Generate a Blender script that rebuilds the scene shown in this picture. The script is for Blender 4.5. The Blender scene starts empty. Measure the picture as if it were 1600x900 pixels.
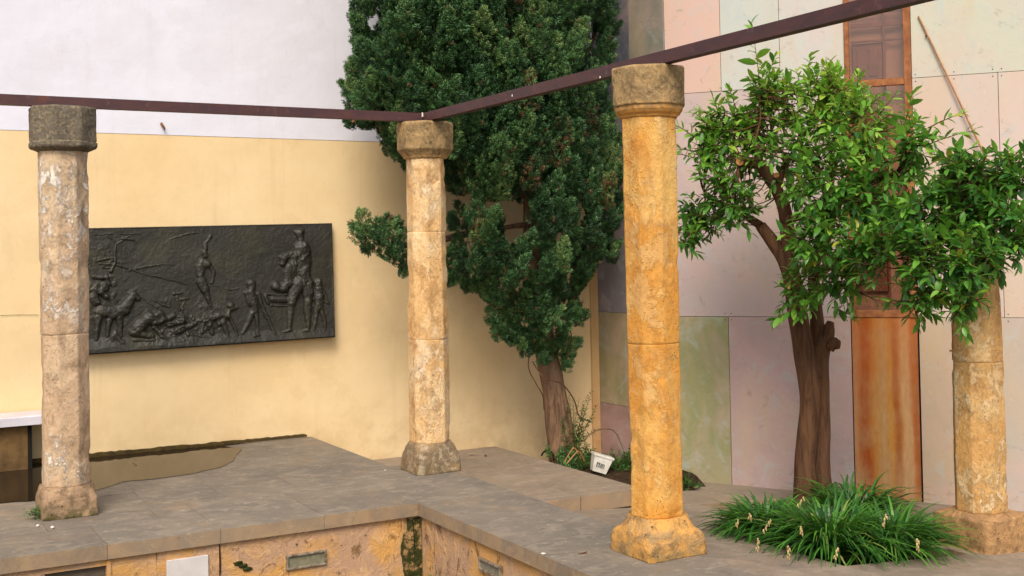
import bpy, math, random
import numpy as np
from mathutils import Vector, Matrix, Euler
random.seed(7); rng = np.random.default_rng(7)
sc = bpy.context.scene
col = sc.collection

# ------------------------------------------------------------------ camera
CAM = np.array([-3.7757, -7.9741, 1.634]); YAW, PITCH, ROLL, FPX, PPY = -0.5152, 0.0212, -0.0185, 1828.503, -98.4498
_f = np.array([-math.sin(YAW)*math.cos(PITCH), math.cos(YAW)*math.cos(PITCH), math.sin(PITCH)])
_r0 = np.array([math.cos(YAW), math.sin(YAW), 0.0]); _u0 = np.cross(_r0, _f)
_r = _r0*math.cos(ROLL)+_u0*math.sin(ROLL); _u = -_r0*math.sin(ROLL)+_u0*math.cos(ROLL)
cd = bpy.data.cameras.new('camera'); cam = bpy.data.objects.new('camera', cd); col.objects.link(cam)
M = Matrix(((_r[0], _u[0], -_f[0], CAM[0]), (_r[1], _u[1], -_f[1], CAM[1]), (_r[2], _u[2], -_f[2], CAM[2]), (0, 0, 0, 1)))
cam.matrix_world = M
cd.sensor_fit = 'HORIZONTAL'; cd.sensor_width = 36; cd.lens = 36*FPX/1600; cd.shift_y = PPY/1600; cd.clip_end = 500; cd.clip_start = 0.05
sc.camera = cam
# ------------------------------------------------------------------ sky, sun, exposure
SUN_DIR = Vector((-0.44, -0.64, 0.80)).normalized()      # towards the sun (veiled, so very soft)
w = bpy.data.worlds.new('World'); sc.world = w; w.use_nodes = True
nt = w.node_tree; bg = nt.nodes['Background']
sky = nt.nodes.new('ShaderNodeTexSky'); sky.sky_type = 'NISHITA'; sky.sun_disc = False
sky.sun_elevation = math.asin(SUN_DIR.z); sky.sun_rotation = math.atan2(SUN_DIR.x, SUN_DIR.y)
sky.air_density = 1.0; sky.dust_density = 3.0; sky.ozone_density = 0.6
nt.links.new(sky.outputs[0], bg.inputs[0]); bg.inputs[1].default_value = 0.13
sd = bpy.data.lights.new('sun', 'SUN'); sd.energy = 1.7; sd.angle = math.radians(26); sd.color = (1.0, 0.94, 0.85)
so = bpy.data.objects.new('sun', sd); col.objects.link(so); so.rotation_euler = SUN_DIR.to_track_quat('Z', 'Y').to_euler(); so.location = (0, 0, 8)
sc.view_settings.view_transform = 'Standard'; sc.view_settings.look = 'None'; sc.view_settings.exposure = 0.64; sc.view_settings.gamma = 1

# ------------------------------------------------------------------ measuring helpers (pixel of the 1600 px photograph -> real place)
def ray(a, b): return _f + _r*(a-800)/FPX + _u*(450+PPY-b)/FPX
def plane(a, b, n, c):
    n = np.array(n, float); d = ray(a, b); return CAM + d*((c-n@CAM)/(n@d))
def atz(a, b, z): return plane(a, b, (0, 0, 1), z)
def aty(a, b, y): return plane(a, b, (0, 1, 0), y)
def atd(a, b, D): return CAM + ray(a, b)*D
PXM = lambda D: D/FPX

# ------------------------------------------------------------------ object helpers
def meta(o, label=None, cat=None, group=None, kind=None):
    if label: o['label'] = label
    if cat: o['category'] = cat
    if group: o['group'] = group
    if kind: o['kind'] = kind
    return o
def thing(name, label, cat, loc=(0, 0, 0), group=None):
    o = bpy.data.objects.new(name, None); col.objects.link(o); o.location = loc; o.empty_display_size = .1
    return meta(o, label, cat, group)
def mesh(name, V, F, mat, smooth=False, attr=None):
    me = bpy.data.meshes.new(name)
    V = np.asarray(V, np.float32).reshape(-1, 3)
    if isinstance(F, np.ndarray):
        n, k = F.shape
        me.vertices.add(len(V)); me.vertices.foreach_set('co', V.ravel())
        me.loops.add(n*k); me.loops.foreach_set('vertex_index', F.astype(np.int32).ravel())
        me.polygons.add(n); me.polygons.foreach_set('loop_start', np.arange(0, n*k, k, dtype=np.int32))
        me.update(calc_edges=True)
    else:
        me.from_pydata(V.tolist(), [], F)
    if smooth: me.polygons.foreach_set('use_smooth', np.ones(len(me.polygons), bool))
    if attr is not None:
        a = me.attributes.new('tint', 'FLOAT', 'POINT'); a.data.foreach_set('value', np.asarray(attr, np.float32))
    me.materials.append(mat); me.update()
    return me
def part(name, V, F, mat, parent=None, smooth=False, attr=None, kind=None, label=None):
    V = np.asarray(V, float).reshape(-1, 3)
    if parent is not None:
        p = parent
        while p is not None: V = V-np.array(p.location); p = p.parent
    else:
        V = V.copy()
    c = (V.min(0)+V.max(0))/2
    o = bpy.data.objects.new(name, mesh(name, V-c, F, mat, smooth, attr)); o.location = c
    col.objects.link(o)
    if parent is not None: o.parent = parent
    return meta(o, label, kind=kind)
QB = [(3, 2, 1, 0), (0, 1, 5, 4), (1, 2, 6, 5), (2, 3, 7, 6), (3, 0, 4, 7)]
def cbox(x0, x1, y0, y1, z0, z1, c=.004, zf=None, jit=0):
    """box with a chamfered top"""
    V = []
    for (z, i) in ((z0, 0), (z1-c, 0), (z1, c)):
        for (x, y) in ((x0+i, y0+i), (x1-i, y0+i), (x1-i, y1-i), (x0+i, y1-i)):
            dz = zf(x, y) if zf else 0
            V.append((x+random.uniform(-jit, jit), y+random.uniform(-jit, jit), z+dz))
    F = QB+[(4, 5, 9, 8), (5, 6, 10, 9), (6, 7, 11, 10), (7, 4, 8, 11), (8, 9, 10, 11)]
    return V, F
def box(x0, x1, y0, y1, z0, z1):
    V = [(x, y, z) for z in (z0, z1) for (x, y) in ((x0, y0), (x1, y0), (x1, y1), (x0, y1))]
    return V, QB+[(4, 5, 6, 7)]
def join(*vf):
    V = []; F = []
    for v, f in vf:
        n = len(V); V += [tuple(p) for p in v]; F += [tuple(i+n for i in q) for q in f]
    return V, F
def frame_box(O, A, B, N, a0, a1, b0, b1, n0, n1, c=0.0):
    """chamfered box in a frame: A, B in-plane axes, N outward"""
    O, A, B, N = map(lambda q: np.array(q, float), (O, A, B, N))
    V = []
    for (n, i) in ((n0, 0), (n1-c, 0), (n1, c)):
        for (a, b) in ((a0+i, b0+i), (a1-i, b0+i), (a1-i, b1-i), (a0+i, b1-i)):
            V.append(O+A*a+B*b+N*n)
    F = QB+[(4, 5, 9, 8), (5, 6, 10, 9), (6, 7, 11, 10), (7, 4, 8, 11), (8, 9, 10, 11)]
    if np.dot(np.cross(A, B), N) < 0: F = [tuple(reversed(q)) for q in F]
    return V, F
# vectorised value noise
_perm = rng.random(1 << 16)
def _h(i, j, k): return _perm[(i*73856093 ^ j*19349663 ^ k*83492791) & 0xffff]
def vnoise(P):
    P = np.asarray(P, float); i = np.floor(P).astype(np.int64); f = P-i; f = f*f*(3-2*f)
    x, y, z = i[..., 0], i[..., 1], i[..., 2]; r = 0
    for a in (0, 1):
        for b in (0, 1):
            for c in (0, 1):
                wt = (f[..., 0] if a else 1-f[..., 0])*(f[..., 1] if b else 1-f[..., 1])*(f[..., 2] if c else 1-f[..., 2])
                r = r+wt*_h(x+a, y+b, z+c)
    return r*2-1
def fbm(P, s, o=4):
    P = np.asarray(P, float)*s; r = 0; a = 1; t = 0
    for k in range(o): r = r+a*vnoise(P+17.3*k); t += a; a *= .5; P = P*2.03
    return r/t
def catmull(P, n):
    P = np.asarray(P, float); Q = np.vstack([2*P[0]-P[1], P, 2*P[-1]-P[-2]]); out = []
    for i in range(len(P)-1):
        a, b, c, d = Q[i:i+4]
        for t in np.linspace(0, 1, n, endpoint=False):
            out.append(.5*((2*b)+(-a+c)*t+(2*a-5*b+4*c-d)*t*t+(-a+3*b-3*c+d)*t**3))
    out.append(P[-1]); return np.array(out)
def tube(P, R, N=12, sub=6, amp=0.0, ns=12, cap=True):
    """P points, R radii -> smooth tapered tube"""
    PR = np.column_stack([np.asarray(P, float), np.asarray(R, float)])
    C = catmull(PR, sub) if sub > 1 else PR
    pts, rad = C[:, :3], np.maximum(C[:, 3], .0005)
    T = np.gradient(pts, axis=0); T /= np.linalg.norm(T, axis=1)[:, None]+1e-9
    up = np.array([0, 0, 1.]) if abs(T[0][2]) < .9 else np.array([1., 0, 0])
    U = []; u = np.cross(T[0], up); u /= np.linalg.norm(u)
    for t in T: u = u-t*(u@t); u /= np.linalg.norm(u)+1e-9; U.append(u)
    U = np.array(U); W = np.cross(T, U); th = np.linspace(0, 2*math.pi, N, endpoint=False)
    V = pts[:, None]+rad[:, None, None]*(U[:, None]*np.cos(th)[None, :, None]+W[:, None]*np.sin(th)[None, :, None])
    if amp:
        d = V-pts[:, None]; V = V+d*(amp*fbm(V*np.array([1, 1, .35]), ns, 4))[..., None]
    n = len(pts); V = V.reshape(-1, 3); F = []
    for i in range(n-1):
        for j in range(N):
            k = (j+1) % N; F.append((i*N+j, i*N+k, (i+1)*N+k, (i+1)*N+j))
    if cap: F += [tuple(range(N-1, -1, -1)), tuple(range((n-1)*N, n*N))]
    return V.tolist(), F

# ------------------------------------------------------------------ materials
def hexc(r, g, b):
    f = lambda c: (c/255/12.92) if c/255 < .04045 else ((c/255+.055)/1.055)**2.4
    return (f(r), f(g), f(b), 1)
class N:
    def __init__(s, name):
        s.m = bpy.data.materials.new(name); s.m.use_nodes = True; s.t = s.m.node_tree
        s.b = s.t.nodes['Principled BSDF']; s.tc = s.t.nodes.new('ShaderNodeTexCoord')
        g = s.t.nodes.new('ShaderNodeNewGeometry'); s.pos = g.outputs['Position']; s.obj = s.tc.outputs['Object']
        s.src = s.pos
    def node(s, k, **kw):
        n = s.t.nodes.new(k)
        for a, v in kw.items(): setattr(n, a, v)
        return n
    def link(s, a, b): s.t.links.new(a, b)
    def set(s, inp, v):
        if isinstance(v, bpy.types.NodeSocket): s.link(v, inp)
        else: inp.default_value = v
    def map(s, scale=(1, 1, 1), rot=(0, 0, 0), loc=(0, 0, 0), src=None):
        n = s.node('ShaderNodeMapping'); s.link(src or s.src, n.inputs[0]); n.inputs['Scale'].default_value = scale
        n.inputs['Rotation'].default_value = rot; n.inputs['Location'].default_value = loc; return n.outputs[0]
    def noise(s, scale, detail=6, rough=.6, vec=None, dist=0):
        n = s.node('ShaderNodeTexNoise'); s.link(vec or s.src, n.inputs['Vector']); n.inputs['Scale'].default_value = scale
        n.inputs['Detail'].default_value = detail; n.inputs['Roughness'].default_value = rough; n.inputs['Distortion'].default_value = dist
        return n.outputs['Fac']
    def vor(s, scale, feature='F1', vec=None):
        n = s.node('ShaderNodeTexVoronoi', feature=feature); s.link(vec or s.src, n.inputs['Vector']); n.inputs['Scale'].default_value = scale
        return n.outputs['Distance']
    def ramp(s, v, stops, interp='LINEAR'):
        n = s.node('ShaderNodeValToRGB'); s.link(v, n.inputs[0]); e = n.color_ramp.elements; n.color_ramp.interpolation = interp
        while len(e) > 1: e.remove(e[-1])
        for i, (p, c) in enumerate(stops):
            x = e[0] if i == 0 else e.new(p)
            x.position = p; x.color = c if isinstance(c, tuple) else (c, c, c, 1)
        return n.outputs[0]
    def mix(s, f, a, b, blend='MIX'):
        n = s.node('ShaderNodeMix', data_type='RGBA', blend_type=blend); s.set(n.inputs[0], f)
        s.set(n.inputs[6], a); s.set(n.inputs[7], b); return n.outputs[2]
    def math(s, op, a, b=0.0, clamp=False):
        n = s.node('ShaderNodeMath', operation=op, use_clamp=clamp); s.set(n.inputs[0], a); s.set(n.inputs[1], b); return n.outputs[0]
    def sep(s, v=None):
        n = s.node('ShaderNodeSeparateXYZ'); s.link(v or s.src, n.inputs[0]); return n.outputs
    def bump(s, h, strength=.5, dist=.01, nrm=None):
        n = s.node('ShaderNodeBump'); s.link(h, n.inputs['Height']); n.inputs['Strength'].default_value = strength
        n.inputs['Distance'].default_value = dist
        if nrm is not None: s.link(nrm, n.inputs['Normal'])
        return n.outputs[0]
    def fin(s, color, rough=.8, normal=None, spec=.3, metal=0):
        s.set(s.b.inputs['Base Color'], color); s.set(s.b.inputs['Roughness'], rough); s.b.inputs['Specular IOR Level'].default_value = spec
        s.b.inputs['Metallic'].default_value = metal
        if normal is not None: s.link(normal, s.b.inputs['Normal'])
        return s.m

def plaster(name, c, c2, stain, var=.5):
    n = N(name)
    a = n.noise(.9, 5, .55); b = n.noise(7, 6, .6); st = n.noise(2.2, 7, .7, n.map((1, 1, .35)))
    k = n.mix(n.ramp(a, [(.35, 0.), (.7, 1.)]), c, c2)
    k = n.mix(n.math('MULTIPLY', n.ramp(b, [(.45, 0.), (.75, 1.)]), .25*var), k, stain)
    rp_ = n.noise(.8, 9, .62, n.map(loc=(11, 0, 5))); k = n.mix(n.math('MULTIPLY', n.ramp(rp_, [(.56, 0.), (.575, 1.)]), .10), k, stain)
    dr = n.noise(9, 6, .6, n.map((1, 1, .06))); k = n.mix(n.math('MULTIPLY', n.ramp(dr, [(.58, 0.), (.72, 1.)]), .14), k, stain)
    bs = n.math('SUBTRACT', 1., n.math('DIVIDE', n.math('ADD', n.sep()[2], .25), .55), True); k = n.mix(n.math('MULTIPLY', n.math('MULTIPLY', bs, n.ramp(n.noise(3.5, 8, .7), [(.4, 0.), (.6, 1.)])), .4), k, stain)
    k = n.mix(n.math('MULTIPLY', n.ramp(st, [(.58, 0.), (.75, 1.)]), .35*var), k, stain)
    sp = n.ramp(n.noise(38, 3, .5), [(.735, 0.), (.76, 1.)]); k = n.mix(n.math('MULTIPLY', sp, .35), k, stain)
    h = n.math('ADD', n.noise(3, 4, .5), n.math('MULTIPLY', n.noise(60, 5, .6), .12))
    return n.fin(k, .85, n.bump(h, .35, .03), .2)
m_yellow = plaster('yellow_render', hexc(230, 204, 158), hexc(225, 195, 144), hexc(186, 152, 108))
m_white = plaster('white_paint', hexc(222, 221, 228), hexc(216, 214, 222), hexc(190, 182, 178), .4)
m_ochre = plaster('ochre_render', hexc(204, 168, 118), hexc(196, 156, 104), hexc(170, 110, 60))

def limestone(name, ca, cb, cc, white, wamt=.5, brown=.35, seed=0., fl=.55, sp=1.):
    """pitted old limestone: ochre / pale / brown patches with crisp flaked edges, lime crusts, pits"""
    n = N(name); v = n.map((1, 1, .75), loc=(seed, seed*.7, seed*.3)); vs = n.map((1, 1, .35), loc=(seed, seed, 0))
    a = n.noise(2.1, 8, .62, v, .3); b = n.noise(7, 10, .72, v, .3); e = n.noise(4.6, 10, .70, n.map((1, 1, .8), loc=(seed+7, 3, 2)), .2); f = n.noise(52, 10, .75, v); st = n.noise(6, 9, .72, vs, .2)
    k = n.mix(n.ramp(a, [(.42, 0.), (.56, 1.)]), ca, cb)
    k = n.mix(n.math('MULTIPLY', n.ramp(b, [(.53, 0.), (.58, 1.)]), brown, True), k, cc)
    k = n.mix(n.math('MULTIPLY', n.ramp(st, [(.52, 0.), (.66, 1.)]), brown, True), k, cc)
    pale = n.mix(.55, ca, white); flake = n.ramp(e, [(.56, 0.), (.58, 1.)]); k = n.mix(n.math('MULTIPLY', flake, fl), k, pale)
    cr = n.noise(13, 10, .78, v, .5); gate = n.ramp(n.noise(1.8, 4, .5, n.map(loc=(seed+4, 2, 1))), [(.42, 0.), (.58, 1.)])
    wm = n.math('MULTIPLY', n.ramp(cr, [(.52, 0.), (.55, 1.)]), n.math('MULTIPLY', gate, wamt), True)
    k = n.mix(wm, k, white)
    wp = n.ramp(n.noise(5, 6, .6, v), [(.46, 0.), (.6, 1.)])
    pit = n.ramp(n.vor(48, vec=n.map((1, 1, 1.2), loc=(seed, 0, 0))), [(.04, 1.), (.22, 0.)]); pg = n.math('MULTIPLY', pit, wp)
    k = n.mix(n.math('MULTIPLY', pg, .75), k, hexc(88, 56, 32))
    k = n.mix(n.math('MULTIPLY', n.ramp(f, [(.36, 1.), (.5, 0.)]), .45*sp), k, cc)
    k = n.mix(n.math('MULTIPLY', n.ramp(f, [(.56, 0.), (.68, 1.)]), .32*sp), k, white)
    h = n.math('ADD', n.math('MULTIPLY', b, .9), n.math('MULTIPLY', f, .5)); h = n.math('SUBTRACT', h, n.math('MULTIPLY', pg, .5))
    h = n.math('ADD', h, n.math('ADD', n.math('MULTIPLY', wm, .25), n.math('MULTIPLY', flake, .10)))
    return n.fin(k, .9, n.bump(h, 1., .022), .15)
m_col1 = limestone('limestone_pale_pink', hexc(214, 186, 150), hexc(200, 168, 134), hexc(146, 120, 92), hexc(236, 224, 208), .95, .5, 1., .5)
m_col2 = limestone('limestone_cream', hexc(236, 206, 158), hexc(222, 178, 120), hexc(160, 116, 70), hexc(242, 224, 194), .5, .5, 5., .5)
m_col3 = limestone('limestone_orange', hexc(230, 182, 104), hexc(218, 152, 68), hexc(176, 116, 54), hexc(238, 212, 160), .15, .34, 9.3, .3, .6)
m_col4 = limestone('limestone_ochre', hexc(214, 176, 118), hexc(204, 156, 94), hexc(146, 108, 66), hexc(240, 216, 172), .6, .5, 14., .5)
def capstone(name, g1, g2, lo, z0, z1, seed):
    """lichen-grey stone above, bare stone below the stain line (world height)"""
    n = N(name); v = n.map((1, 1, 1), loc=(seed, 0, 0))
    b = n.noise(9, 8, .7, v, 1.0); f = n.noise(50, 7, .7, v)
    k = n.mix(n.ramp(b, [(.38, 0.), (.62, 1.)]), g1, g2)
    k = n.mix(n.math('MULTIPLY', n.ramp(f, [(.5, 0.), (.66, 1.)]), .55), k, hexc(186, 162, 120))
    k = n.mix(n.math('MULTIPLY', n.ramp(n.noise(28, 6, .7, v), [(.3, 1.), (.45, 0.)]), .6), k, hexc(50, 42, 32))
    z = n.sep()[2]; t = n.math('DIVIDE', n.math('SUBTRACT', n.math('ADD', z, n.math('MULTIPLY', n.math('SUBTRACT', b, .5), .16)), z0), z1-z0, True)
    k = n.mix(t, lo, k)
    h = n.math('ADD', b, n.math('MULTIPLY', f, .5))
    return n.fin(k, .9, n.bump(h, .8, .015), .2)
m_cap1 = capstone('capital_grey', hexc(116, 106, 90), hexc(94, 86, 74), hexc(128, 114, 94), 2.30, 2.33, 1)
m_cap2 = capstone('capital_brown', hexc(172, 140, 94), hexc(116, 96, 66), hexc(206, 166, 112), 2.33, 2.37, 4)
m_cap3 = capstone('capital_tan', hexc(178, 146, 98), hexc(112, 92, 64), hexc(222, 160, 82), 2.34, 2.40, 8)
m_cap4 = capstone('capital_ochre', hexc(150, 118, 76), hexc(110, 90, 60), hexc(206, 150, 84), 1.84, 1.88, 12)
def basestone(name, a, b, c, moss, seed, mz=0., ms=.35):
    n = N(name); v = n.map((1, 1, 1), loc=(seed, 0, 0)); q = n.noise(6, 7, .65, v, 1.); f = n.noise(42, 7, .7, v)
    k = n.mix(n.ramp(q, [(.42, 0.), (.58, 1.)]), a, b)
    k = n.mix(n.math('MULTIPLY', n.ramp(n.noise(16, 8, .7, v), [(.5, 0.), (.62, 1.)]), .7), k, c)
    z = n.sep()[2]; up = n.math('SUBTRACT', 1.0, n.math('DIVIDE', n.math('SUBTRACT', z, mz), .1), True)
    g = n.math('MULTIPLY', n.math('MULTIPLY', up, moss), n.ramp(n.noise(14, 6, .7, v), [(.42, 0.), (.52, 1.)]))
    k = n.mix(n.math('MULTIPLY', g, .85), k, hexc(72, 72, 30))
    pit = n.ramp(n.vor(34, vec=v), [(.05, 1.), (.22, 0.)]); pg = n.math('MULTIPLY', pit, n.ramp(n.noise(7, 3, .5, v), [(.5, 0.), (.6, 1.)]))
    k = n.mix(n.math('MULTIPLY', pg, .8), k, hexc(54, 42, 28))
    h = n.math('SUBTRACT', n.math('ADD', q, n.math('MULTIPLY', f, .5)), n.math('MULTIPLY', pg, .5))
    return n.fin(k, .92, n.bump(h, .9, .025), .2)
m_base1 = basestone('base_stone_mossy', hexc(170, 140, 108), hexc(142, 118, 92), hexc(98, 80, 60), 1., 2)
m_base2 = basestone('base_stone_grey', hexc(150, 124, 90), hexc(122, 104, 80), hexc(186, 168, 140), .3, 6)
m_base3 = basestone('base_stone_orange', hexc(214, 158, 84), hexc(168, 136, 92), hexc(112, 92, 66), .35, 11)
m_base4 = basestone('base_stone_tan', hexc(184, 142, 94), hexc(160, 124, 84), hexc(120, 92, 64), .1, 17, -.5)

def paving(name, a, b, c, warm):
    n = N(name); oi = n.node('ShaderNodeObjectInfo').outputs['Random']
    q = n.noise(1.4, 6, .6); r = n.noise(5, 8, .68, n.map((1, 1.4, 1)), .7); f = n.noise(70, 6, .7)
    k = n.mix(n.ramp(q, [(.38, 0.), (.62, 1.)]), a, b)
    k = n.mix(n.math('MULTIPLY', n.ramp(r, [(.5, 0.), (.6, 1.)]), .6), k, c)
    sc_ = n.noise(11, 10, .78, n.map((1, 1.2, 1), loc=(3, 1, 0)), .3); k = n.mix(n.math('MULTIPLY', n.ramp(sc_, [(.56, 0.), (.61, 1.)]), .42), k, hexc(178, 162, 138)); k = n.mix(n.math('MULTIPLY', n.ramp(sc_, [(.36, 1.), (.43, 0.)]), .4), k, hexc(78, 68, 56))
    k = n.mix(n.math('MULTIPLY', n.ramp(n.noise(2.3, 6, .7, n.map(loc=(7, 3, 0))), [(.55, 0.), (.7, 1.)]), .5), k, warm)
    k = n.mix(n.math('MULTIPLY', n.ramp(f, [(.62, 0.), (.72, 1.)]), .22), k, hexc(200, 186, 166))
    k = n.mix(n.math('MULTIPLY', n.ramp(n.noise(24, 5, .6), [(.68, 0.), (.73, 1.)]), .4), k, hexc(70, 58, 46))
    br = n.math('ADD', n.math('MULTIPLY', oi, .12), .94)
    hs = n.node('ShaderNodeHueSaturation'); n.link(k, hs.inputs['Color']); n.link(br, hs.inputs['Value'])
    gg = n.node('ShaderNodeNewGeometry'); side = n.ramp(n.sep(gg.outputs['True Normal'])[2], [(.3, 1.), (.6, 0.)])
    h = n.math('ADD', r, n.math('MULTIPLY', f, .25)); out = n.mix(n.math('MULTIPLY', side, n.ramp(r, [(.35, .15), (.62, .6)])), hs.outputs[0], hexc(166, 132, 90))
    return n.fin(out, n.ramp(r, [(.3, .62), (.7, .85)]), n.bump(h, .35, .012), .35)
m_slab = paving('grey_brown_slab', hexc(128, 117, 102), hexc(110, 102, 91), hexc(144, 132, 114), hexc(148, 122, 92))
m_slab_side = paving('slab_edge', hexc(132, 110, 84), hexc(120, 102, 82), hexc(150, 124, 92), hexc(170, 124, 74))
m_path = paving('path_slab', hexc(146, 130, 110), hexc(130, 116, 100), hexc(160, 142, 122), hexc(160, 134, 106))
m_mortar = plaster('mortar', hexc(120, 106, 88), hexc(100, 90, 76), hexc(70, 60, 48))
def basinmat():
    n = N('basin_render'); q = n.noise(2.4, 7, .65, dist=1.); r = n.noise(9, 8, .7, dist=1.); f = n.noise(48, 6, .7)
    k = n.mix(n.ramp(q, [(.4, 0.), (.56, 1.)]), hexc(202, 152, 88), hexc(182, 146, 114))
    k = n.mix(n.math('MULTIPLY', n.ramp(r, [(.52, 0.), (.62, 1.)]), .6), k, hexc(214, 172, 120))
    k = n.mix(n.math('MULTIPLY', n.ramp(n.noise(5, 8, .75, n.map((1, 1, .5), loc=(3, 0, 0)), 1.5), [(.57, 0.), (.62, 1.)]), .75), k, hexc(104, 74, 44))
    k = n.mix(n.math('MULTIPLY', n.ramp(n.noise(15, 6, .7, n.map(loc=(9, 1, 0))), [(.64, 0.), (.68, 1.)]), .9), k, hexc(50, 44, 26))
    h = n.math('ADD', r, n.math('MULTIPLY', f, .4)); return n.fin(k, .9, n.bump(h, .8, .02), .2)
m_basin = basinmat()
def simple(name, c, c2, scale=20, rough=.7, bump=.3, spec=.3, metal=0., dist=.005):
    n = N(name); q = n.noise(scale, 6, .65); k = n.mix(n.ramp(q, [(.35, 0.), (.65, 1.)]), c, c2)
    return n.fin(k, rough, n.bump(q, bump, dist), spec, metal)
m_soil = simple('soil', hexc(74, 58, 42), hexc(46, 36, 26), 30, .95, 1., .1, dist=.03)
m_moss = simple('moss', hexc(66, 70, 34), hexc(40, 44, 24), 40, .95, 1., .1, dist=.02)
m_dark = simple('dark_void', hexc(30, 26, 20), hexc(18, 16, 12), 10, .95)
m_litter = simple('dead_leaf', hexc(120, 78, 44), hexc(84, 52, 30), 30, .8)
m_marble = simple('white_marble', hexc(214, 208, 212), hexc(196, 190, 194), 5, .45, .1, .4)
m_plate = simple('white_plate', hexc(206, 198, 190), hexc(192, 184, 178), 8, .5, .1, .4)
m_fix = simple('tarnished_metal', hexc(180, 168, 148), hexc(104, 88, 66), 40, .5, .6, .5, .5)
m_lens = simple('frosted_lens', hexc(132, 128, 104), hexc(108, 104, 84), 30, .25, .2, .5)
m_pot = simple('white_plastic', hexc(224, 220, 208), hexc(204, 196, 180), 18, .45, .1, .4)
m_pot2 = simple('dirty_plastic', hexc(196, 180, 140), hexc(180, 160, 118), 12, .55, .1, .3)
m_blue = simple('blue_plastic', hexc(70, 90, 170), hexc(90, 110, 190), 18, .4, .1, .4)
m_pebble = simple('pale_pebble', hexc(226, 218, 204), hexc(196, 186, 170), 40, .8)
m_bench_side = simple('stained_stone', hexc(120, 92, 52), hexc(78, 58, 36), 6, .85, .6)
m_bamboo = simple('cane', hexc(182, 132, 86), hexc(146, 100, 62), 14, .6, .2)
m_ink = simple('black_ink', hexc(52, 54, 58), hexc(40, 42, 46), 18, .6, .1)
def mosswall():
    n = N('mossy_render'); q = n.noise(9, 9, .72); g2 = n.noise(40, 5, .6); k = n.mix(n.ramp(q, [(.42, 1.), (.50, 0.)]), n.mix(g2, hexc(70, 72, 34), hexc(36, 38, 22)), n.mix(g2, hexc(186, 144, 92), hexc(140, 116, 84)))
    return n.fin(k, .95, n.bump(n.math('ADD', q, n.math('MULTIPLY', g2, .4)), 1., .02), .1)
m_mosswall = mosswall()
def beammat():
    n = N('brown_steel'); q = n.noise(6, 7, .65, n.map((1, 1, 3))); f = n.noise(60, 5, .6)
    k = n.mix(n.ramp(q, [(.4, 0.), (.62, 1.)]), hexc(80, 48, 44), hexc(66, 42, 44))
    k = n.mix(n.math('MULTIPLY', n.ramp(n.noise(14, 7, .7), [(.6, 0.), (.7, 1.)]), .5), k, hexc(124, 92, 84))
    k = n.mix(n.math('MULTIPLY', n.ramp(n.noise(5, 8, .75, n.map(loc=(2, 5, 1))), [(.6, 0.), (.68, 1.)]), .45), k, hexc(112, 58, 34))
    return n.fin(k, .55, n.bump(f, .25, .004), .4)
m_beam = beammat()
def bronze():
    n = N('bronze_patina'); q = n.noise(4, 7, .65); f = n.noise(40, 6, .65)
    k = n.mix(n.ramp(q, [(.38, 0.), (.62, 1.)]), hexc(46, 45, 36), hexc(54, 51, 45))
    k = n.mix(n.math('MULTIPLY', n.ramp(n.noise(2.2, 5, .6, n.map(loc=(5, 5, 5))), [(.5, 0.), (.65, 1.)]), .6), k, hexc(68, 64, 46))
    return n.fin(k, n.ramp(f, [(.3, .46), (.7, .6)]), n.bump(n.math('ADD', f, n.noise(14, 5, .6)), .35, .008), .5, .35)
m_bronze = bronze()
def panelmat():
    """limewashed sheets: each takes its own tint from the object's colour"""
    n = N('patinated_panel'); oi = n.node('ShaderNodeObjectInfo'); base = oi.outputs['Color']; rnd = oi.outputs['Random']
    v = n.map((1, 1, 1)); off = n.node('ShaderNodeVectorMath', operation='ADD'); n.link(v, off.inputs[0])
    cb = n.node('ShaderNodeCombineXYZ'); mm = n.math('MULTIPLY', rnd, 40.); n.link(mm, cb.inputs[0]); n.link(mm, cb.inputs[2]); n.link(cb.outputs[0], off.inputs[1]); vv = off.outputs[0]
    a = n.noise(1.7, 7, .65, vv, .6); b = n.noise(4.5, 7, .68, vv, 1.); c = n.noise(2.6, 6, .6, n.map((1, 1, .3), src=vv)); f = n.noise(30, 7, .7, vv)
    k = n.mix(n.math('MULTIPLY', n.ramp(a, [(.45, 0.), (.62, 1.)]), .34), base, hexc(205, 168, 160))
    k = n.mix(n.math('MULTIPLY', n.ramp(b, [(.52, 0.), (.66, 1.)]), .38), k, hexc(172, 182, 180))
    k = n.mix(n.math('MULTIPLY', n.ramp(c, [(.5, 0.), (.66, 1.)]), .34), k, hexc(196, 170, 130))
    k = n.mix(n.math('MULTIPLY', n.ramp(n.noise(7, 7, .7, vv, 1.5), [(.58, 0.), (.68, 1.)]), .3), k, hexc(120, 104, 92))
    k = n.mix(n.math('MULTIPLY', n.ramp(f, [(.62, 0.), (.72, 1.)]), .25), k, hexc(228, 222, 206))
    return n.fin(k, .68, n.bump(n.math('ADD', b, n.math('MULTIPLY', f, .2)), .25, .01), .25)
m_panel = panelmat()
WD = np.array([.6253, -.7804, 0]); WN = np.array([-.7804, -.6253, 0]); WO = np.array([2.95, .905, 0])   # painted wall: direction, outward normal, corner
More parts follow.
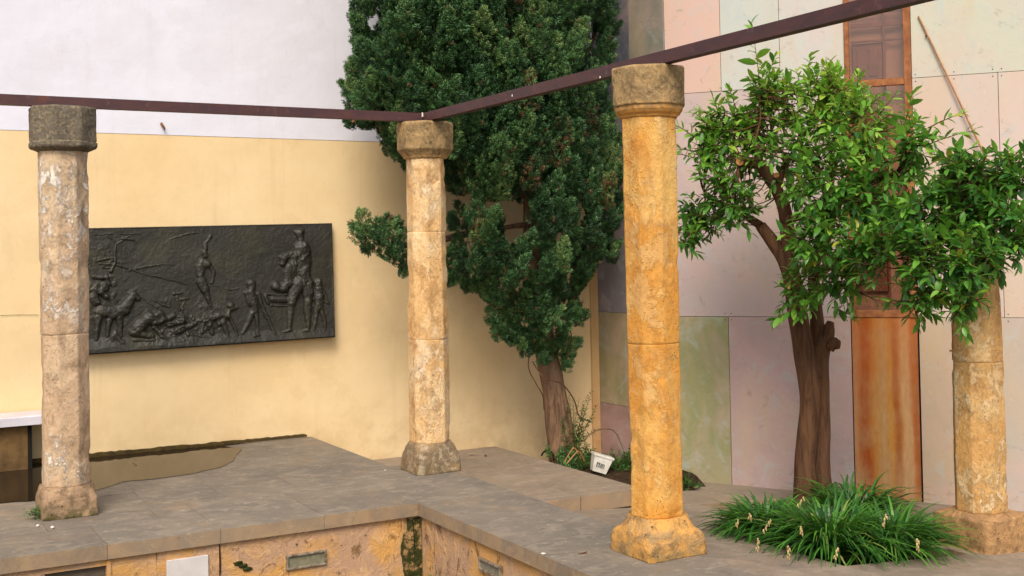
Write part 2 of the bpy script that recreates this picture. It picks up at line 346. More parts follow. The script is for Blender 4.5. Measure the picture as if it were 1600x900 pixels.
def rustmat():
    n = N('rust_streaks'); x, y, z = n.sep()
    s = n.math('ADD', n.math('MULTIPLY', n.math('SUBTRACT', x, 2.95), .6253), n.math('MULTIPLY', n.math('SUBTRACT', y, .905), -.7804))
    t = n.math('DIVIDE', n.math('SUBTRACT', s, 1.655), .56)
    wob = n.noise(2.2, 6, .6, n.map((1, 1, .25)), .5); t2 = n.math('ADD', t, n.math('MULTIPLY', n.math('SUBTRACT', wob, .5), .3))
    k = n.ramp(t2, [(0., hexc(186, 134, 92)), (.07, hexc(190, 132, 84)), (.15, hexc(168, 92, 46)), (.23, hexc(170, 88, 38)), (.33, hexc(194, 134, 64)), (.46, hexc(188, 150, 98)), (.56, hexc(196, 138, 62)), (.62, hexc(162, 94, 44)), (.67, hexc(168, 98, 48)), (.75, hexc(200, 156, 102)), (.85, hexc(194, 152, 106)), (.91, hexc(176, 104, 52)), (1., hexc(146, 84, 50))])
    top = n.math('DIVIDE', n.math('SUBTRACT', n.math('ADD', z, n.math('MULTIPLY', wob, .8)), .55), 1.0, True)
    k = n.mix(n.math('MULTIPLY', top, .6), k, hexc(160, 82, 36))
    low = n.math('SUBTRACT', 1., n.math('DIVIDE', n.math('ADD', z, .8), 1.1, True)); gr = n.ramp(n.noise(3.2, 7, .65), [(.42, 0.), (.62, 1.)])
    k = n.mix(n.math('MULTIPLY', gr, n.math('ADD', n.math('MULTIPLY', low, .45), .18)), k, hexc(188, 160, 116))
    f = n.noise(30, 8, .7, n.map((1, 1, .3))); k = n.mix(n.math('MULTIPLY', n.ramp(f, [(.4, 1.), (.6, 0.)]), .22), k, hexc(140, 66, 28))
    return n.fin(k, .85, n.bump(f, .15, .004), .1)
m_rust = rustmat()
m_frame = simple('rusty_frame', hexc(166, 108, 62), hexc(118, 68, 44), 12, .8, .5)
m_backing = simple('pane_backing', hexc(150, 114, 94), hexc(134, 98, 80), 4, .8)
m_refl = simple('reflected_brown', hexc(108, 64, 48), hexc(88, 50, 38), 8, .6)  # brown of the door shapes reflected in the panes
def glass():
    n = N('brown_glass'); t = n.t; g = t.nodes.new('ShaderNodeBsdfGlossy'); g.inputs['Roughness'].default_value = .06; g.inputs['Color'].default_value = (.9, .8, .75, 1)
    tr = t.nodes.new('ShaderNodeBsdfTransparent'); tr.inputs[0].default_value = (.96, .90, .86, 1); mx = t.nodes.new('ShaderNodeMixShader'); mx.inputs[0].default_value = .045
    t.links.new(tr.outputs[0], mx.inputs[1]); t.links.new(g.outputs[0], mx.inputs[2]); t.links.new(mx.outputs[0], t.nodes['Material Output'].inputs[0]); return n.m
m_glass = glass()
def watermat():
    n = N('still_water'); q = n.noise(1.2, 4, .5); k = n.mix(q, hexc(44, 35, 25), hexc(36, 28, 20))
    n.fin(k, .05, n.bump(n.noise(3, 2, .4), .03, .01), .5); n.b.inputs['IOR'].default_value = 1.2; return n.m
m_water = watermat()
def bark(name, a, b, c, ridge=1.):
    n = N(name); v = n.map((7, 7, 1.1)); r = n.noise(3.2, 8, .7, v, .6); q = n.noise(2.5, 5, .6); f = n.noise(50, 5, .7)
    k = n.mix(n.ramp(r, [(.38, 0.), (.6, 1.)]), b, a); k = n.mix(n.math('MULTIPLY', n.ramp(q, [(.45, 0.), (.65, 1.)]), .5), k, c)
    h = n.math('ADD', r, n.math('MULTIPLY', f, .2)); return n.fin(k, .9, n.bump(h, .9*ridge, .02), .15)
m_bark_c = bark('cypress_bark', hexc(146, 114, 86), hexc(80, 60, 46), hexc(118, 96, 78), 1.2)
m_bark_o = bark('orange_tree_bark', hexc(108, 76, 52), hexc(72, 48, 34), hexc(94, 70, 52), 1.)
m_cut = simple('cut_wood', hexc(176, 124, 70), hexc(140, 92, 50), 30, .8)
def leafmat(name, stops, rough=.4, trans=.25, tcol=(.25, .5, .05, 1), objrand=False, fine=60):
    n = N(name)
    if objrand: t = n.node('ShaderNodeObjectInfo').outputs['Random']
    else:
        a = n.node('ShaderNodeAttribute'); a.attribute_name = 'tint'; t = a.outputs['Fac']
    k = n.ramp(t, stops); f = n.noise(fine, 4, .6)
    hs = n.node('ShaderNodeHueSaturation'); n.link(k, hs.inputs['Color']); n.link(n.math('ADD', n.math('MULTIPLY', f, .5), .75), hs.inputs['Value']); k = hs.outputs[0]
    n.fin(k, rough, None, .45)
    tb = n.node('ShaderNodeBsdfTranslucent'); n.link(n.mix(.5, k, tcol), tb.inputs['Color'])
    mx = n.node('ShaderNodeMixShader'); mx.inputs[0].default_value = trans; n.link(n.b.outputs[0], mx.inputs[1]); n.link(tb.outputs[0], mx.inputs[2])
    n.link(mx.outputs[0], n.t.nodes['Material Output'].inputs[0]); return n.m
OR_STOPS = [(0., (.022, .075, .020, 1)), (.35, (.050, .165, .026, 1)), (.65, (.12, .31, .035, 1)), (.92, (.24, .47, .05, 1)), (1., (.46, .42, .05, 1))]
m_leaf = leafmat('orange_leaf', OR_STOPS, .35, .3)
m_leaf_o = leafmat('orange_leaf_single', OR_STOPS, .35, .3, objrand=True)
m_cyp = leafmat('cypress_scale', [(0., (.012, .042, .014, 1)), (.45, (.048, .128, .038, 1)), (.8, (.105, .225, .062, 1)), (.955, (.19, .27, .08, 1)), (.975, (.16, .09, .04, 1)), (1., (.20, .11, .05, 1))], .6, .12, (.1, .3, .05, 1))
GR = [(0., (.012, .05, .012, 1)), (.5, (.035, .135, .018, 1)), (.93, (.10, .29, .03, 1)), (1., (.3, .3, .08, 1))]
m_blade = leafmat('strap_leaf', GR, .35, .2)
m_blade_o = leafmat('strap_leaf_single', GR, .35, .2, objrand=True)
m_fern = leafmat('fern_leaf', [(0., (.02, .06, .015, 1)), (1., (.09, .22, .04, 1))], .5, .25)
m_flower = simple('withered_flower', hexc(206, 186, 132), hexc(160, 132, 80), 60, .8, .4)
m_cone = simple('cypress_cone', hexc(140, 92, 52), hexc(96, 62, 38), 60, .8)

# ================================================================== SETTING: ground, paving
def ground_z(x, y): return -.39-.08*(x-1.3)-.02*(y+.38)
G = 60
V, F = box(-G, G, -G, 40, -1.6, -1.2)
gr = part('ground', V, F, m_soil); meta(gr, kind='structure')
terrace = thing('terrace', None, None); meta(terrace, kind='structure')
# body under the raised slabs
body = part('terrace_body', *join(box(-9, -.225, -.93, 2.06, -1.2, -.088), box(-.50, .1, -9, -.94, -1.2, -.088), box(-.22, .1, -.935, .28, -1.2, -.0885)), m_mortar, terrace)
def slab(x0, x1, y0, y1, z1=0., t=.085, mat=None, g=.0012, par=None, zf=None, name='paving_slab', dz=.0004):
    z1 = z1+random.uniform(-dz, dz)
    V, F = cbox(x0+g, x1-g, y0+g, y1-g, z1-t, z1, .0018, zf, .0002)
    o = part(name, V, F, mat or m_slab, par or terrace)
    return o
rows = [(-.996, -.47, [-9, -6.9, -6.1, -5.3, -4.5, -3.7, -3.1, -2.51, -1.86, -1.21, -.565]),
        (-.47, -.18, [-9, -7.3, -6.6, -5.9, -5.1, -4.4, -3.5, -2.75, -2.1, -1.86, -1.21, -.565]),
        (-.18, .43, [-9, -7.2, -6.4, -5.6, -4.8, -4, -3.2, -2.6, -2.07, -1.57, -1.06, -.5, -.2]),
        (.43, 1.2, [-9, -7.2, -6.4, -5.6, -4.8, -4, -3.2, -2.6, -2.05, -1.55, -1.03, -.6, -.2]),
        (1.2, 2.06, [-9, -7, -6, -5, -4, -3.2, -2.5, -1.8, -1.2, -.7, -.2])]
for y0, y1, xs in rows:
    for a, b in zip(xs, xs[1:]): slab(a, b, y0, y1)
for y0, y1 in [(-.996, -.47), (-.47, -.18)]: slab(-.565, .13, y0, y1)
slab(-.2, .13, -.18, .30)
ys = [-.996, -1.75, -2.42, -3.25, -4.1, -5.0, -6, -7, -8, -9]
for a, b in zip(ys, ys[1:]): slab(-.565, .13, b, a)
# pale mortar smears along some joints of the terrace
def smear(x0, y0, x1, y1, wd, z=.0022):
    P = np.linspace(0, 1, 14); X = x0+(x1-x0)*P; Y = y0+(y1-y0)*P; d = np.array([-(y1-y0), x1-x0]); d = d/np.linalg.norm(d)
    V = []
    for i, (x, y) in enumerate(zip(X, Y)):
        k = wd*(.35+.65*random.random())*(1 if 0 < i < 13 else .2); V += [(x+d[0]*k, y+d[1]*k, z), (x-d[0]*k, y-d[1]*k, z)]
    F = [(2*i, 2*i+1, 2*i+3, 2*i+2) for i in range(13)]
    part('mortar_joint', V, [tuple(reversed(f)) for f in F], m_joint, terrace)
m_joint = simple('pale_mortar', hexc(150, 138, 120), hexc(122, 112, 98), 40, .9)
for s in [(-2.3, .43, -1.6, .43), (-2.065, .66, -2.075, -.16), (-1.56, .8, -1.575, -.1), (-1.86, -.2, -1.86, -.75), (-2.51, -.5, -2.51, -.93), (-3.3, -.47, -2.5, -.47), (-1.05, .9, -1.06, .06), (-1.21, -.47, -1.21, -.9), (-2.25, -.18, -1.95, -.18)]:
    smear(*s, .0035)
# lower paving between terrace and yellow wall
pv = thing('lower_paving', None, None); meta(pv, kind='structure')
part('paving_body', *join(box(.135, 1.655, -.33, 2.06, -1.2, -.35), box(-.19, .134, .31, 2.06, -1.2, -.351)), m_mortar, pv)
for x0, x1, y0, y1 in [(.135, 1.1, -.165, 1.0), (.135, 1.1, 1.0, 2.06), (1.1, 1.67, -.165, .95), (1.1, 1.67, .95, 2.06), (-.195, .135, .305, 1.2), (-.195, .135, 1.2, 2.06)]:
    slab(x0, x1, y0, y1, -.27, .09, m_path, .002, pv)
for x0, x1 in [(.135, 1.1), (1.1, 1.67)]:
    slab(x0, x1, -.355, -.165, -.27, .13, m_path, .003, pv, name='kerb_stone')
# sloping path with two planting beds left open
path = thing('path', None, None); meta(path, kind='structure')
zf = lambda x, y: ground_z(x, y)
def pslab(x0, x1, y0, y1):
    g = .002; V, F = cbox(x0+g, x1-g, y0+g, y1-g, -.09, 0, .003, zf); part('paving_slab', V, F, m_path, path)
BX0, BX1, BY0, BY1 = 1.60, 3.45, -2.60, -.35
for r in [(.135, 2.25, -1.75, -.36), (.135, 1.6, -3.3, -1.75), (.135, 1.6, -5.2, -3.3), (1.6, 2.75, -3.9, BY0), (2.75, 3.45, -3.9, -2.12), (3.45, 4.6, -3.9, -2.1), (3.45, 4.6, -2.1, -.35),
          (3.45, 5.5, -.35, 1.2), (4.6, 6.4, -3.9, -.35), (1.6, 2.79, BY1, .25), (2.79, 3.45, BY1, 1.1), (2.79, 3.45, 1.1, 2.2), (1.6, 3.2, -6, -3.9), (3.2, 6.4, -6, -3.9), (-0.0, 0.1, -9, -8.9)][:-1]:
    pslab(*r)
def kerbside(x0, x1, y0, y1): part('bed_edge', *cbox(x0, x1, y0, y1, -.16, -.002, .003, zf), m_path, path)
for k in [(BX0-.03, BX0-.002, BY0, -1.752), (BX0, 2.75, BY0-.03, BY0-.002), (1.67, 2.79, .25, .278)]: kerbside(*k)
def soil(name, x0, x1, y0, y1, dz, amp, parent=None):
    n = 26; X, Y = np.meshgrid(np.linspace(x0, x1, n), np.linspace(y0, y1, n)); P = np.stack([X, Y, X*0], -1)
    Z = ground_z(X, Y)+dz+amp*fbm(P, 5, 4); V = np.stack([X, Y, Z], -1).reshape(-1, 3)
    F = np.array([(i*n+j, i*n+j+1, (i+1)*n+j+1, (i+1)*n+j) for i in range(n-1) for j in range(n-1)])
    o = part(name, V, F, m_soil, parent, True); meta(o, kind='structure')
soil('planting_bed', 1.6, 3.45, -2.6, -.3, -.11, .02)
n_ = 26; X, Y = np.meshgrid(np.linspace(1.66, 2.95, n_), np.linspace(.27, 2.06, n_)); Z = np.where(Y > .6, -.335-.2*np.clip((Y-.85)/.5, 0, 1), -.33-(.6-Y)*.55)+.02*fbm(np.stack([X, Y, X*0], -1), 6, 4)-np.clip(X-2.2, 0, 1)*.15
o = part('planting_bed', np.stack([X, Y, Z], -1).reshape(-1, 3), np.array([(i*n_+j, i*n_+j+1, (i+1)*n_+j+1, (i+1)*n_+j) for i in range(n_-1) for j in range(n_-1)]), m_soil, None, True); meta(o, kind='structure')
# puddle
pp = [(-4.6, .62), (-3.6, .55), (-2.91, .57), (-2.70, .52), (-2.45, .60), (-2.25, .67), (-2.12, .80), (-2.02, .87), (-1.85, .83), (-1.6, .87), (-1.45, .93), (-1.3, 1.01), (-1.21, 1.14), (-1.16, 1.2), (-1.09, 1.36), (-1.03, 1.5), (-.98, 1.6), (-.93, 1.72), (-.9, 1.82), (-.97, 1.93), (-1.0, 2.0), (-1.08, 2.055), (-4.8, 2.055)]
cp = catmull([(a, b, .0045) for a, b in pp], 4); cp[:, :2] += .012*np.stack([vnoise(cp*9), vnoise(cp*9+31)], -1); cp[:, 1] = np.minimum(cp[:, 1], 2.057); cp[:, 2] = .0045
o = part('puddle', cp, [tuple(range(len(cp)))], m_water); meta(o, kind='structure')

# ================================================================== basin wall below the terrace
bw = thing('basin_wall', 'ochre stained rendered basin wall under the stone terrace edge', 'wall', (-1, -.96, -.6))
def wallrelief(x0, x1, z0, z1, y, axis=0, amp=.006, holes=()):
    nx = max(3, int(abs(x1-x0)/.02)); nz = max(3, int((z1-z0)/.02)); A, Z = np.meshgrid(np.linspace(x0, x1, nx), np.linspace(z0, z1, nz))
    P = np.stack([A, A*0+y, Z], -1); d = amp*fbm(P, 7, 4)
    Vv = np.stack([A, y+d, Z], -1) if axis == 0 else np.stack([y-d, A, Z], -1)
    Fq = [(i*nx+j, i*nx+j+1, (i+1)*nx+j+1, (i+1)*nx+j) for i in range(nz-1) for j in range(nx-1)]
    return Vv.reshape(-1, 3), Fq
def bblock(x0, x1, y, axis=0, z0=-.62, z1=-.088):
    V, F = wallrelief(x0, x1, z0, z1, y, axis); part('render_block', V, np.array(F), m_basin, bw, True)
bblock(-9, -2.86, -.962); bblock(-2.50, -2.28, -.962); bblock(-2.28, -1.864, -.966); bblock(-1.858, -.652, -.962); bblock(-.648, -.50, -.955)
bblock(-.98, -2.0, -.532, 1); bblock(-2.0, -9, -.530, 1)
bblock(-2.86, -2.50, -.962, 0, -.62, -.24)
# small broken niche
V, F = box(-2.86, -2.5, -.93, -.925, -.26, -.088); part('niche_back', V, F, m_moss, bw)
V, F = join(box(-2.865, -2.84, -.958, -.93, -.26, -.1), box(-2.51, -2.487, -.975, -.93, -.26, -.095), box(-2.86, -2.5, -.965, -.93, -.125, -.09)); part('niche_edge', V, F, m_basin, bw)
# moss in the corner
def blobsheet(name, cx, cz, rx, rz, y, mat, par, seed, axis=0, th=.006):
    ns_, nr = 40, 8; V = []; th0 = np.linspace(0, 2*math.pi, ns_, endpoint=False)
    rr = 1+.35*fbm(np.stack([np.cos(th0)*2+seed, np.sin(th0)*2, th0*0], -1), 1.4, 4)
    for k in range(nr+1):
        q = k/nr
        for t, r in zip(th0, rr):
            a = cx+rx*r*q*math.cos(t); z = cz+rz*r*q*math.sin(t); dd = th*(1-q**4)+.003*random.random()
            V.append((a, y-dd, z) if axis == 0 else (y-dd, a, z))
    F = [(k*ns_+j, k*ns_+(j+1) % ns_, (k+1)*ns_+(j+1) % ns_, (k+1)*ns_+j) for k in range(nr) for j in range(ns_)]
    return part(name, V, np.array(F), mat, par, True)
V, F = wallrelief(-.635, -.535, -.6, -.10, -.972, 0, .012); part('moss_patch', V, np.array(F), m_mosswall, bw, True)
blobsheet('moss_patch', -.64, -.32, .04, .15, -.968, m_mosswall, bw, 3)
# hairline cracks, holes
for (a, b) in [((343, 852), (344, 899)), ((645, 812), (648, 880))]:
    p, q = aty(*a, -.972), aty(*b, -.972); V, F = tube([p, (p+q)/2+np.array([.004, 0, 0]), q], [.003]*3, 5, 3); part('crack', V, F, m_dark, bw)
for (x, y) in [(380, 884), (387, 889), (372, 880)]:
    p = aty(x, y, -.967); blobsheet('moss_patch', p[0], p[2], .03, .014, -.966, m_moss, bw, x)
def fixture(O, A, w_, h_, nrm, label):
    t = thing('recessed_light', label, 'light', tuple(O))
    B = (0, 0, 1); fr = .013
    V, F = join(frame_box(O, A, B, nrm, 0, w_, 0, fr, -.02, .012, .002), frame_box(O, A, B, nrm, 0, w_, h_-fr, h_, -.02, .012, .002), frame_box(O, A, B, nrm, 0, fr, fr, h_-fr, -.02, .0122, .002), frame_box(O, A, B, nrm, w_-fr, w_, fr, h_-fr, -.02, .0122, .002))
    part('light_frame', V, F, m_fix, t); part('lens', *frame_box(O, A, B, nrm, fr, w_-fr, fr, h_-fr, -.02, -.002), m_lens, t)
O = np.array([-1.45, -.968, -.312]); fixture(O, (1, 0, 0), .26, .092, (0, -1, 0), 'rectangular recessed light in the ochre basin wall, left of the mossy corner')
O = np.array([-.538, -1.90, -.235]); O2 = plane(750, 890, (1, 0, 0), -.54); fixture(np.array([-.540, O2[1], O2[2]]), (0, -1, 0), .26, .075, (-1, 0, 0), 'small metal framed light in the basin wall right of the corner')
pl_ = part('cover_plate', *frame_box((-2.175, -.968, -.34), (1, 0, 0), (0, 0, 1), (0, -1, 0), 0, .245, 0, .195, 0, .012, .003), m_plate); meta(pl_, 'blank white square plate fixed to the basin wall below the terrace', 'plate')

# ================================================================== walls
yw = thing('courtyard_wall', 'tall rendered wall painted yellow below and white above, carrying the bronze relief', 'wall', (-2, 2.2, 0))
def gridwall(x0, x1, z0, z1, y, amp, n=70):
    nx = int((x1-x0)/.09); nz = max(3, int((z1-z0)/.09)); X, Z = np.meshgrid(np.linspace(x0, x1, nx), np.linspace(z0, z1, nz))
    Y = y+amp*fbm(np.stack([X, X*0, Z], -1), .9, 3); V = np.stack([X, Y, Z], -1).reshape(-1, 3)
    F = np.array([(i*nx+j, i*nx+j+1, (i+1)*nx+j+1, (i+1)*nx+j) for i in range(nz-1) for j in range(nx-1)]); return V, F
part('yellow_render', *gridwall(-9, 2.89, -1.2, 2.66, 2.0635, .006), m_yellow, yw, True)
part('white_render', *gridwall(-9, 2.89, 2.66, 7.2, 2.060, .006), m_white, yw, True)
part('wall_core', *box(-9, 3.2, 2.1, 2.45, -1.2, 7.2), m_mortar, yw)
part('corner_strip', *cbox(2.80, 2.888, 2.035, 2.058, -.9, 2.655, .004), m_ochre, yw)
# dark damp line at the foot of the yellow wall
V = []; xs = np.linspace(-4.5, -.24, 120)
for i, x in enumerate(xs):
    h = .012+.022*max(0, 1-abs((x+2.2))/2.6)+.010*random.random(); V += [(x, 2.05, .006), (x, 2.048, h), (x, 2.062, h+.004)]
F = [(3*i, 3*i+3, 3*i+4, 3*i+1) for i in range(119)]+[(3*i+1, 3*i+4, 3*i+5, 3*i+2) for i in range(119)]
part('damp_stain', V, F, simple('damp_plaster', hexc(92, 74, 34), hexc(58, 46, 26), 26, .95, .8), yw)
V, F = tube([aty(252, 193, 2.05), aty(256, 199, 2.02), aty(258, 203, 2.045)], [.012, .009, .004], 6, 3); o = part('rusty_nail', V, F, m_cone); meta(o, 'little rusty stub sticking out of the white wall above the yellow band', 'nail')
# hairline crack low left
V, F = tube([aty(0, 493, 2.056), aty(30, 492, 2.056), aty(60, 492, 2.056)], [.0015]*3, 4, 4); part('crack', V, F, m_dark, yw)

pw = thing('panelled_wall', 'wall of patinated pastel sheets in pink, lilac, green and cream', 'wall', tuple(WO))
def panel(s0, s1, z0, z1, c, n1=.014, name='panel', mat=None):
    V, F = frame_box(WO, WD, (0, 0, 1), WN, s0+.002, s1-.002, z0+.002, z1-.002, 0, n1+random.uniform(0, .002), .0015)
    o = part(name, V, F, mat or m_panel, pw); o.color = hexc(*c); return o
part('wall_core', *join(frame_box(WO, WD, (0, 0, 1), WN, .01, 1.640, -1.2, 7.2, -.3, -.001), frame_box(WO, WD, (0, 0, 1), WN, 2.207, 8, -1.2, 7.2, -.3, -.001), frame_box(WO, WD, (0, 0, 1), WN, 1.641, 2.206, -1.2, .978, -.3, -.0012)), m_dark, pw)
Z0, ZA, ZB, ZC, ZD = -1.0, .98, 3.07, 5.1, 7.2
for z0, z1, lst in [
    (Z0, ZA, [(0, .548, (146, 144, 100)), (.548, 1.64, (178, 154, 146)), (2.21, 2.86, (182, 160, 136)), (2.86, 4.2, (176, 164, 150)), (4.2, 5.6, (190, 160, 150)), (5.6, 8, (170, 160, 130))]),  # lower sheets duller, downward light falloff partly put into their paint colours
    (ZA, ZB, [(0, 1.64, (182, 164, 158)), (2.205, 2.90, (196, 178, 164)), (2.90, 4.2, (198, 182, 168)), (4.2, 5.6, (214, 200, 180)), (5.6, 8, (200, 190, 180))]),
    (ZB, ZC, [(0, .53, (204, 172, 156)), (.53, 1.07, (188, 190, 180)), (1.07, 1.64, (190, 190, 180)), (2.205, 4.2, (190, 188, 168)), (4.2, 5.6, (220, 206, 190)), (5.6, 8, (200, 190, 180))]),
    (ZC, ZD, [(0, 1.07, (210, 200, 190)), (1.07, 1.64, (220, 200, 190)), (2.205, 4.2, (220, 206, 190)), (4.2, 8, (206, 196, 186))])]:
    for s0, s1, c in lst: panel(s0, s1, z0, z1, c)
# screws along the sheets
sv = [];
for z in (ZA-.03, ZA+.03, ZB-.03, ZB+.03):
    for s in (.03, .52, .575, 1.05, 1.61, 2.235, 2.55, 2.86, 2.93, 3.5, 4.1):
        sv.append(frame_box(WO, WD, (0, 0, 1), WN, s-.004, s+.004, z-.004, z+.004, .01, .019, .002))
part('screw_head', *join(*sv), m_dark, pw, kind='stuff')
panel(1.645, 2.20, Z0, ZA, (200, 110, 50), .02, 'rust_panel', m_rust)
# window strip above
wn = part('window', *join(frame_box(WO, WD, (0, 0, 1), WN, 1.65, 2.20, ZA, ZD, -.13, -.11), frame_box(WO, WD, (0, 0, 1), WN, 1.645, 1.66, ZA, ZD, -.30, .0), frame_box(WO, WD, (0, 0, 1), WN, 2.19, 2.205, ZA, ZD, -.30, .0)), m_backing, pw)  # brown backing behind the panes, part of the stand-in for their reflection
def wpart(name, s0, s1, z0, z1, n0, n1, mat, c=.002): return part(name, *frame_box(WO, WD, (0, 0, 1), WN, s0, s1, z0, z1, n0, n1, c), mat, wn)
wpart('frame_post', 1.642, 1.682, ZA, ZD, .001, .034, m_frame); wpart('frame_post', 2.142, 2.203, ZA, ZD, .001, .036, m_frame)
for z in (ZA+.03, ZB-.02, ZC): wpart('transom', 1.684, 2.140, z-.03, z+.03, .001, .030, m_frame)
for z0, z1 in ((ZA+.065, ZB-.055), (ZB+.015, ZC-.035)): wpart('pane', 1.684, 2.140, z0, z1, .004, .010, m_glass, 0)
# reflection of the building opposite, built as door and bar shapes behind the glass
for (s0, s1, z0, z1) in [(1.70, 1.96, 3.08, 3.42), (1.70, 1.96, 1.2, 2.9)]: wpart('reflected_door', s0, s1, z0, z1, -.10, -.07, m_refl, .006)
for (s0, s1, z0, z1) in [(1.74, 1.82, 3.12, 3.36), (1.84, 1.92, 3.12, 3.36)]: wpart('reflected_door_panel', s0, s1, z0, z1, -.07, -.062, m_refl, .004)
for (s0, s1, z0, z1) in [(1.965, 1.985, 1.1, 5), (1.69, 2.14, 3.56, 3.60), (1.69, 2.14, 3.425, 3.445), (1.69, 2.14, 3.68, 3.70)]: wpart('reflected_bar', s0, s1, z0, z1, -.06, -.045, m_refl, .002)

# the short return wall between the two
rw = thing('return_wall', 'short shaded wall of slate and olive sheets in the corner behind the cypress', 'wall', (2.92, 1.5, 0))
RO = np.array([2.905, 2.06, 0]); RD = np.array([.045, -1.155, 0]); RL = np.linalg.norm(RD); RD = RD/RL; RN = np.array([RD[1], -RD[0], 0])
part('wall_core', *frame_box(RO, RD, (0, 0, 1), RN, 0, RL-.012, -1.2, 7.2, -.3, -.002), m_dark, rw)
def rpanel(s0, s1, z0, z1, c):
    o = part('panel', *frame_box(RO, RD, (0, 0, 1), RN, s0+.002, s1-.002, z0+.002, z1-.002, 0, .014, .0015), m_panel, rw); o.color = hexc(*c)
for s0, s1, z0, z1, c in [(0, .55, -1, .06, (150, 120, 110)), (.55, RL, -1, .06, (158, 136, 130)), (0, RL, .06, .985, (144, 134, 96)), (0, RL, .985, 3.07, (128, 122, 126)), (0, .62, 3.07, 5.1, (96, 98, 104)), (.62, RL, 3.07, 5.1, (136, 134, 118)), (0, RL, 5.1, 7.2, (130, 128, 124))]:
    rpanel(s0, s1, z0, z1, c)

# cane leaning on the painted wall
a = plane(1435, 25, WN, WN@WO+.03); b = plane(1530, 225, WN, WN@WO+.07); c = b+(b-a)*.35
V, F = tube([a, a*.5+b*.5+np.array([.004, 0, 0]), b, c], [.0075, .008, .009, .009], 8, 4); o = part('cane', V, F, m_bamboo); meta(o, 'thin light brown cane leaning diagonally on the cream panels', 'cane')
a = plane(1447, 56, WN, WN@WO+.02); V, F = tube([a, a+WN*.03], [.008, .006], 6, 1); part('knot', V, F, m_litter, o)

# ================================================================== bench
bn = thing('bench', 'white marble topped stone bench against the yellow wall at the far left', 'bench', (-2.9, 1.95, 0))
tl = aty(0, 652, 1.72); e1 = aty(60, 660, 1.72)
part('bench_top', *cbox(-4.3, -2.33, 1.72, 2.052, .355, .425, .008), m_marble, bn)
part('bench_support', *cbox(-4.2, -2.585, 1.80, 2.052, .006, .353, .004), m_bench_side, bn)
part('edge_strip', *cbox(-2.583, -2.555, 1.79, 2.052, .006, .353, .003), m_dark, bn)

# ================================================================== bronze relief
rf = thing('bronze_relief', 'dark bronze relief with figures and animals hung on the yellow wall', 'relief', (-1.1, 2.05, 1.38))
NX, NZ = 680, 330; UL = -.13
def uvp(x, y):
    u = (x-66)/1366.; top = 93-23*u; h = 715-77*u; return u*2.09, (1-(y-top)/h)*1.03
figs = []   # (part name, [(x0,y0,r0,x1,y1,r1)], relief height)
def cap_list(s): return s
HK = .84
figs.append(('standing_figure', [(1225, 128, 27, 1232, 158, 22), (1205, 118, 12, 1248, 114, 14), (1212, 150, 8, 1204, 154, 5), (1238, 175, 15, 1240, 205, 20), (1212, 222, 24, 1272, 218, 24), (1240, 225, 40, 1242, 250, 44), (1240, 210, 48, 1245, 290, 44), (1245, 290, 42, 1248, 350, 40), (1248, 360, 44, 1250, 400, 48), (1210, 230, 20, 1212, 330, 19), (1212, 330, 19, 1205, 430, 13), (1275, 220, 16, 1288, 300, 14), (1215, 400, 38, 1165, 520, 28), (1165, 520, 27, 1155, 665, 14), (1155, 672, 14, 1118, 684, 8), (1268, 400, 38, 1266, 520, 28), (1266, 520, 27, 1268, 650, 15), (1266, 665, 14, 1236, 674, 8)], .060))
figs.append(('bending_figure', [(1188, 245, 22, 1145, 258, 20), (1130, 276, 25, 1120, 296, 18), (1112, 262, 8, 1150, 250, 9), (1150, 262, 10, 1190, 350, 8), (1110, 300, 6, 1106, 306, 4), (1190, 260, 26, 1180, 360, 22), (1160, 320, 30, 1155, 400, 34), (1155, 400, 34, 1120, 440, 20), (1180, 300, 18, 1196, 380, 12)], .045))
figs.append(('infant_figure', [(1080, 425, 30, 1090, 432, 26), (1100, 435, 22, 1140, 445, 20)], .05))
figs.append(('cradle', [(1010, 470, 9, 1140, 474, 9), (1015, 480, 12, 1040, 520, 10), (1060, 495, 16, 1140, 500, 18), (1055, 528, 7, 1140, 534, 7)], .04))
figs.append(('child_figure', [(1334, 400, 27, 1334, 412, 25), (1335, 440, 27, 1335, 490, 28), (1335, 490, 28, 1335, 540, 25), (1305, 450, 13, 1295, 490, 10), (1295, 495, 10, 1335, 502, 9), (1362, 450, 12, 1390, 515, 9), (1330, 500, 6, 1398, 520, 6), (1318, 545, 19, 1302, 670, 9), (1352, 545, 19, 1376, 664, 9)], .05))
figs.append(('boy_figure', [(938, 408, 27, 938, 425, 25), (932, 455, 26, 945, 510, 27), (945, 510, 27, 955, 560, 22), (905, 460, 14, 930, 530, 12), (975, 470, 14, 1000, 540, 12), (1000, 540, 12, 1066, 695, 11), (945, 555, 19, 885, 690, 10), (962, 570, 17, 968, 684, 9), (945, 700, 16, 975, 700, 12)], .055))
figs.append(('crawling_figure', [(815, 535, 22, 822, 548, 20), (845, 545, 12, 858, 540, 8), (690, 598, 24, 740, 588, 22), (740, 588, 22, 795, 590, 21), (800, 590, 22, 808, 560, 14), (810, 600, 13, 858, 700, 9), (690, 615, 22, 715, 690, 13), (670, 610, 12, 650, 680, 8), (770, 620, 18, 805, 715, 10), (745, 600, 20, 750, 640, 12)], .05))
figs.append(('crouching_figure', [(420, 585, 32, 430, 600, 28), (300, 660, 34, 370, 600, 36), (370, 600, 34, 400, 620, 28), (285, 680, 26, 380, 705, 20), (285, 722, 13, 390, 728, 12), (400, 655, 15, 435, 705, 12), (435, 705, 12, 478, 740, 8)], .055))
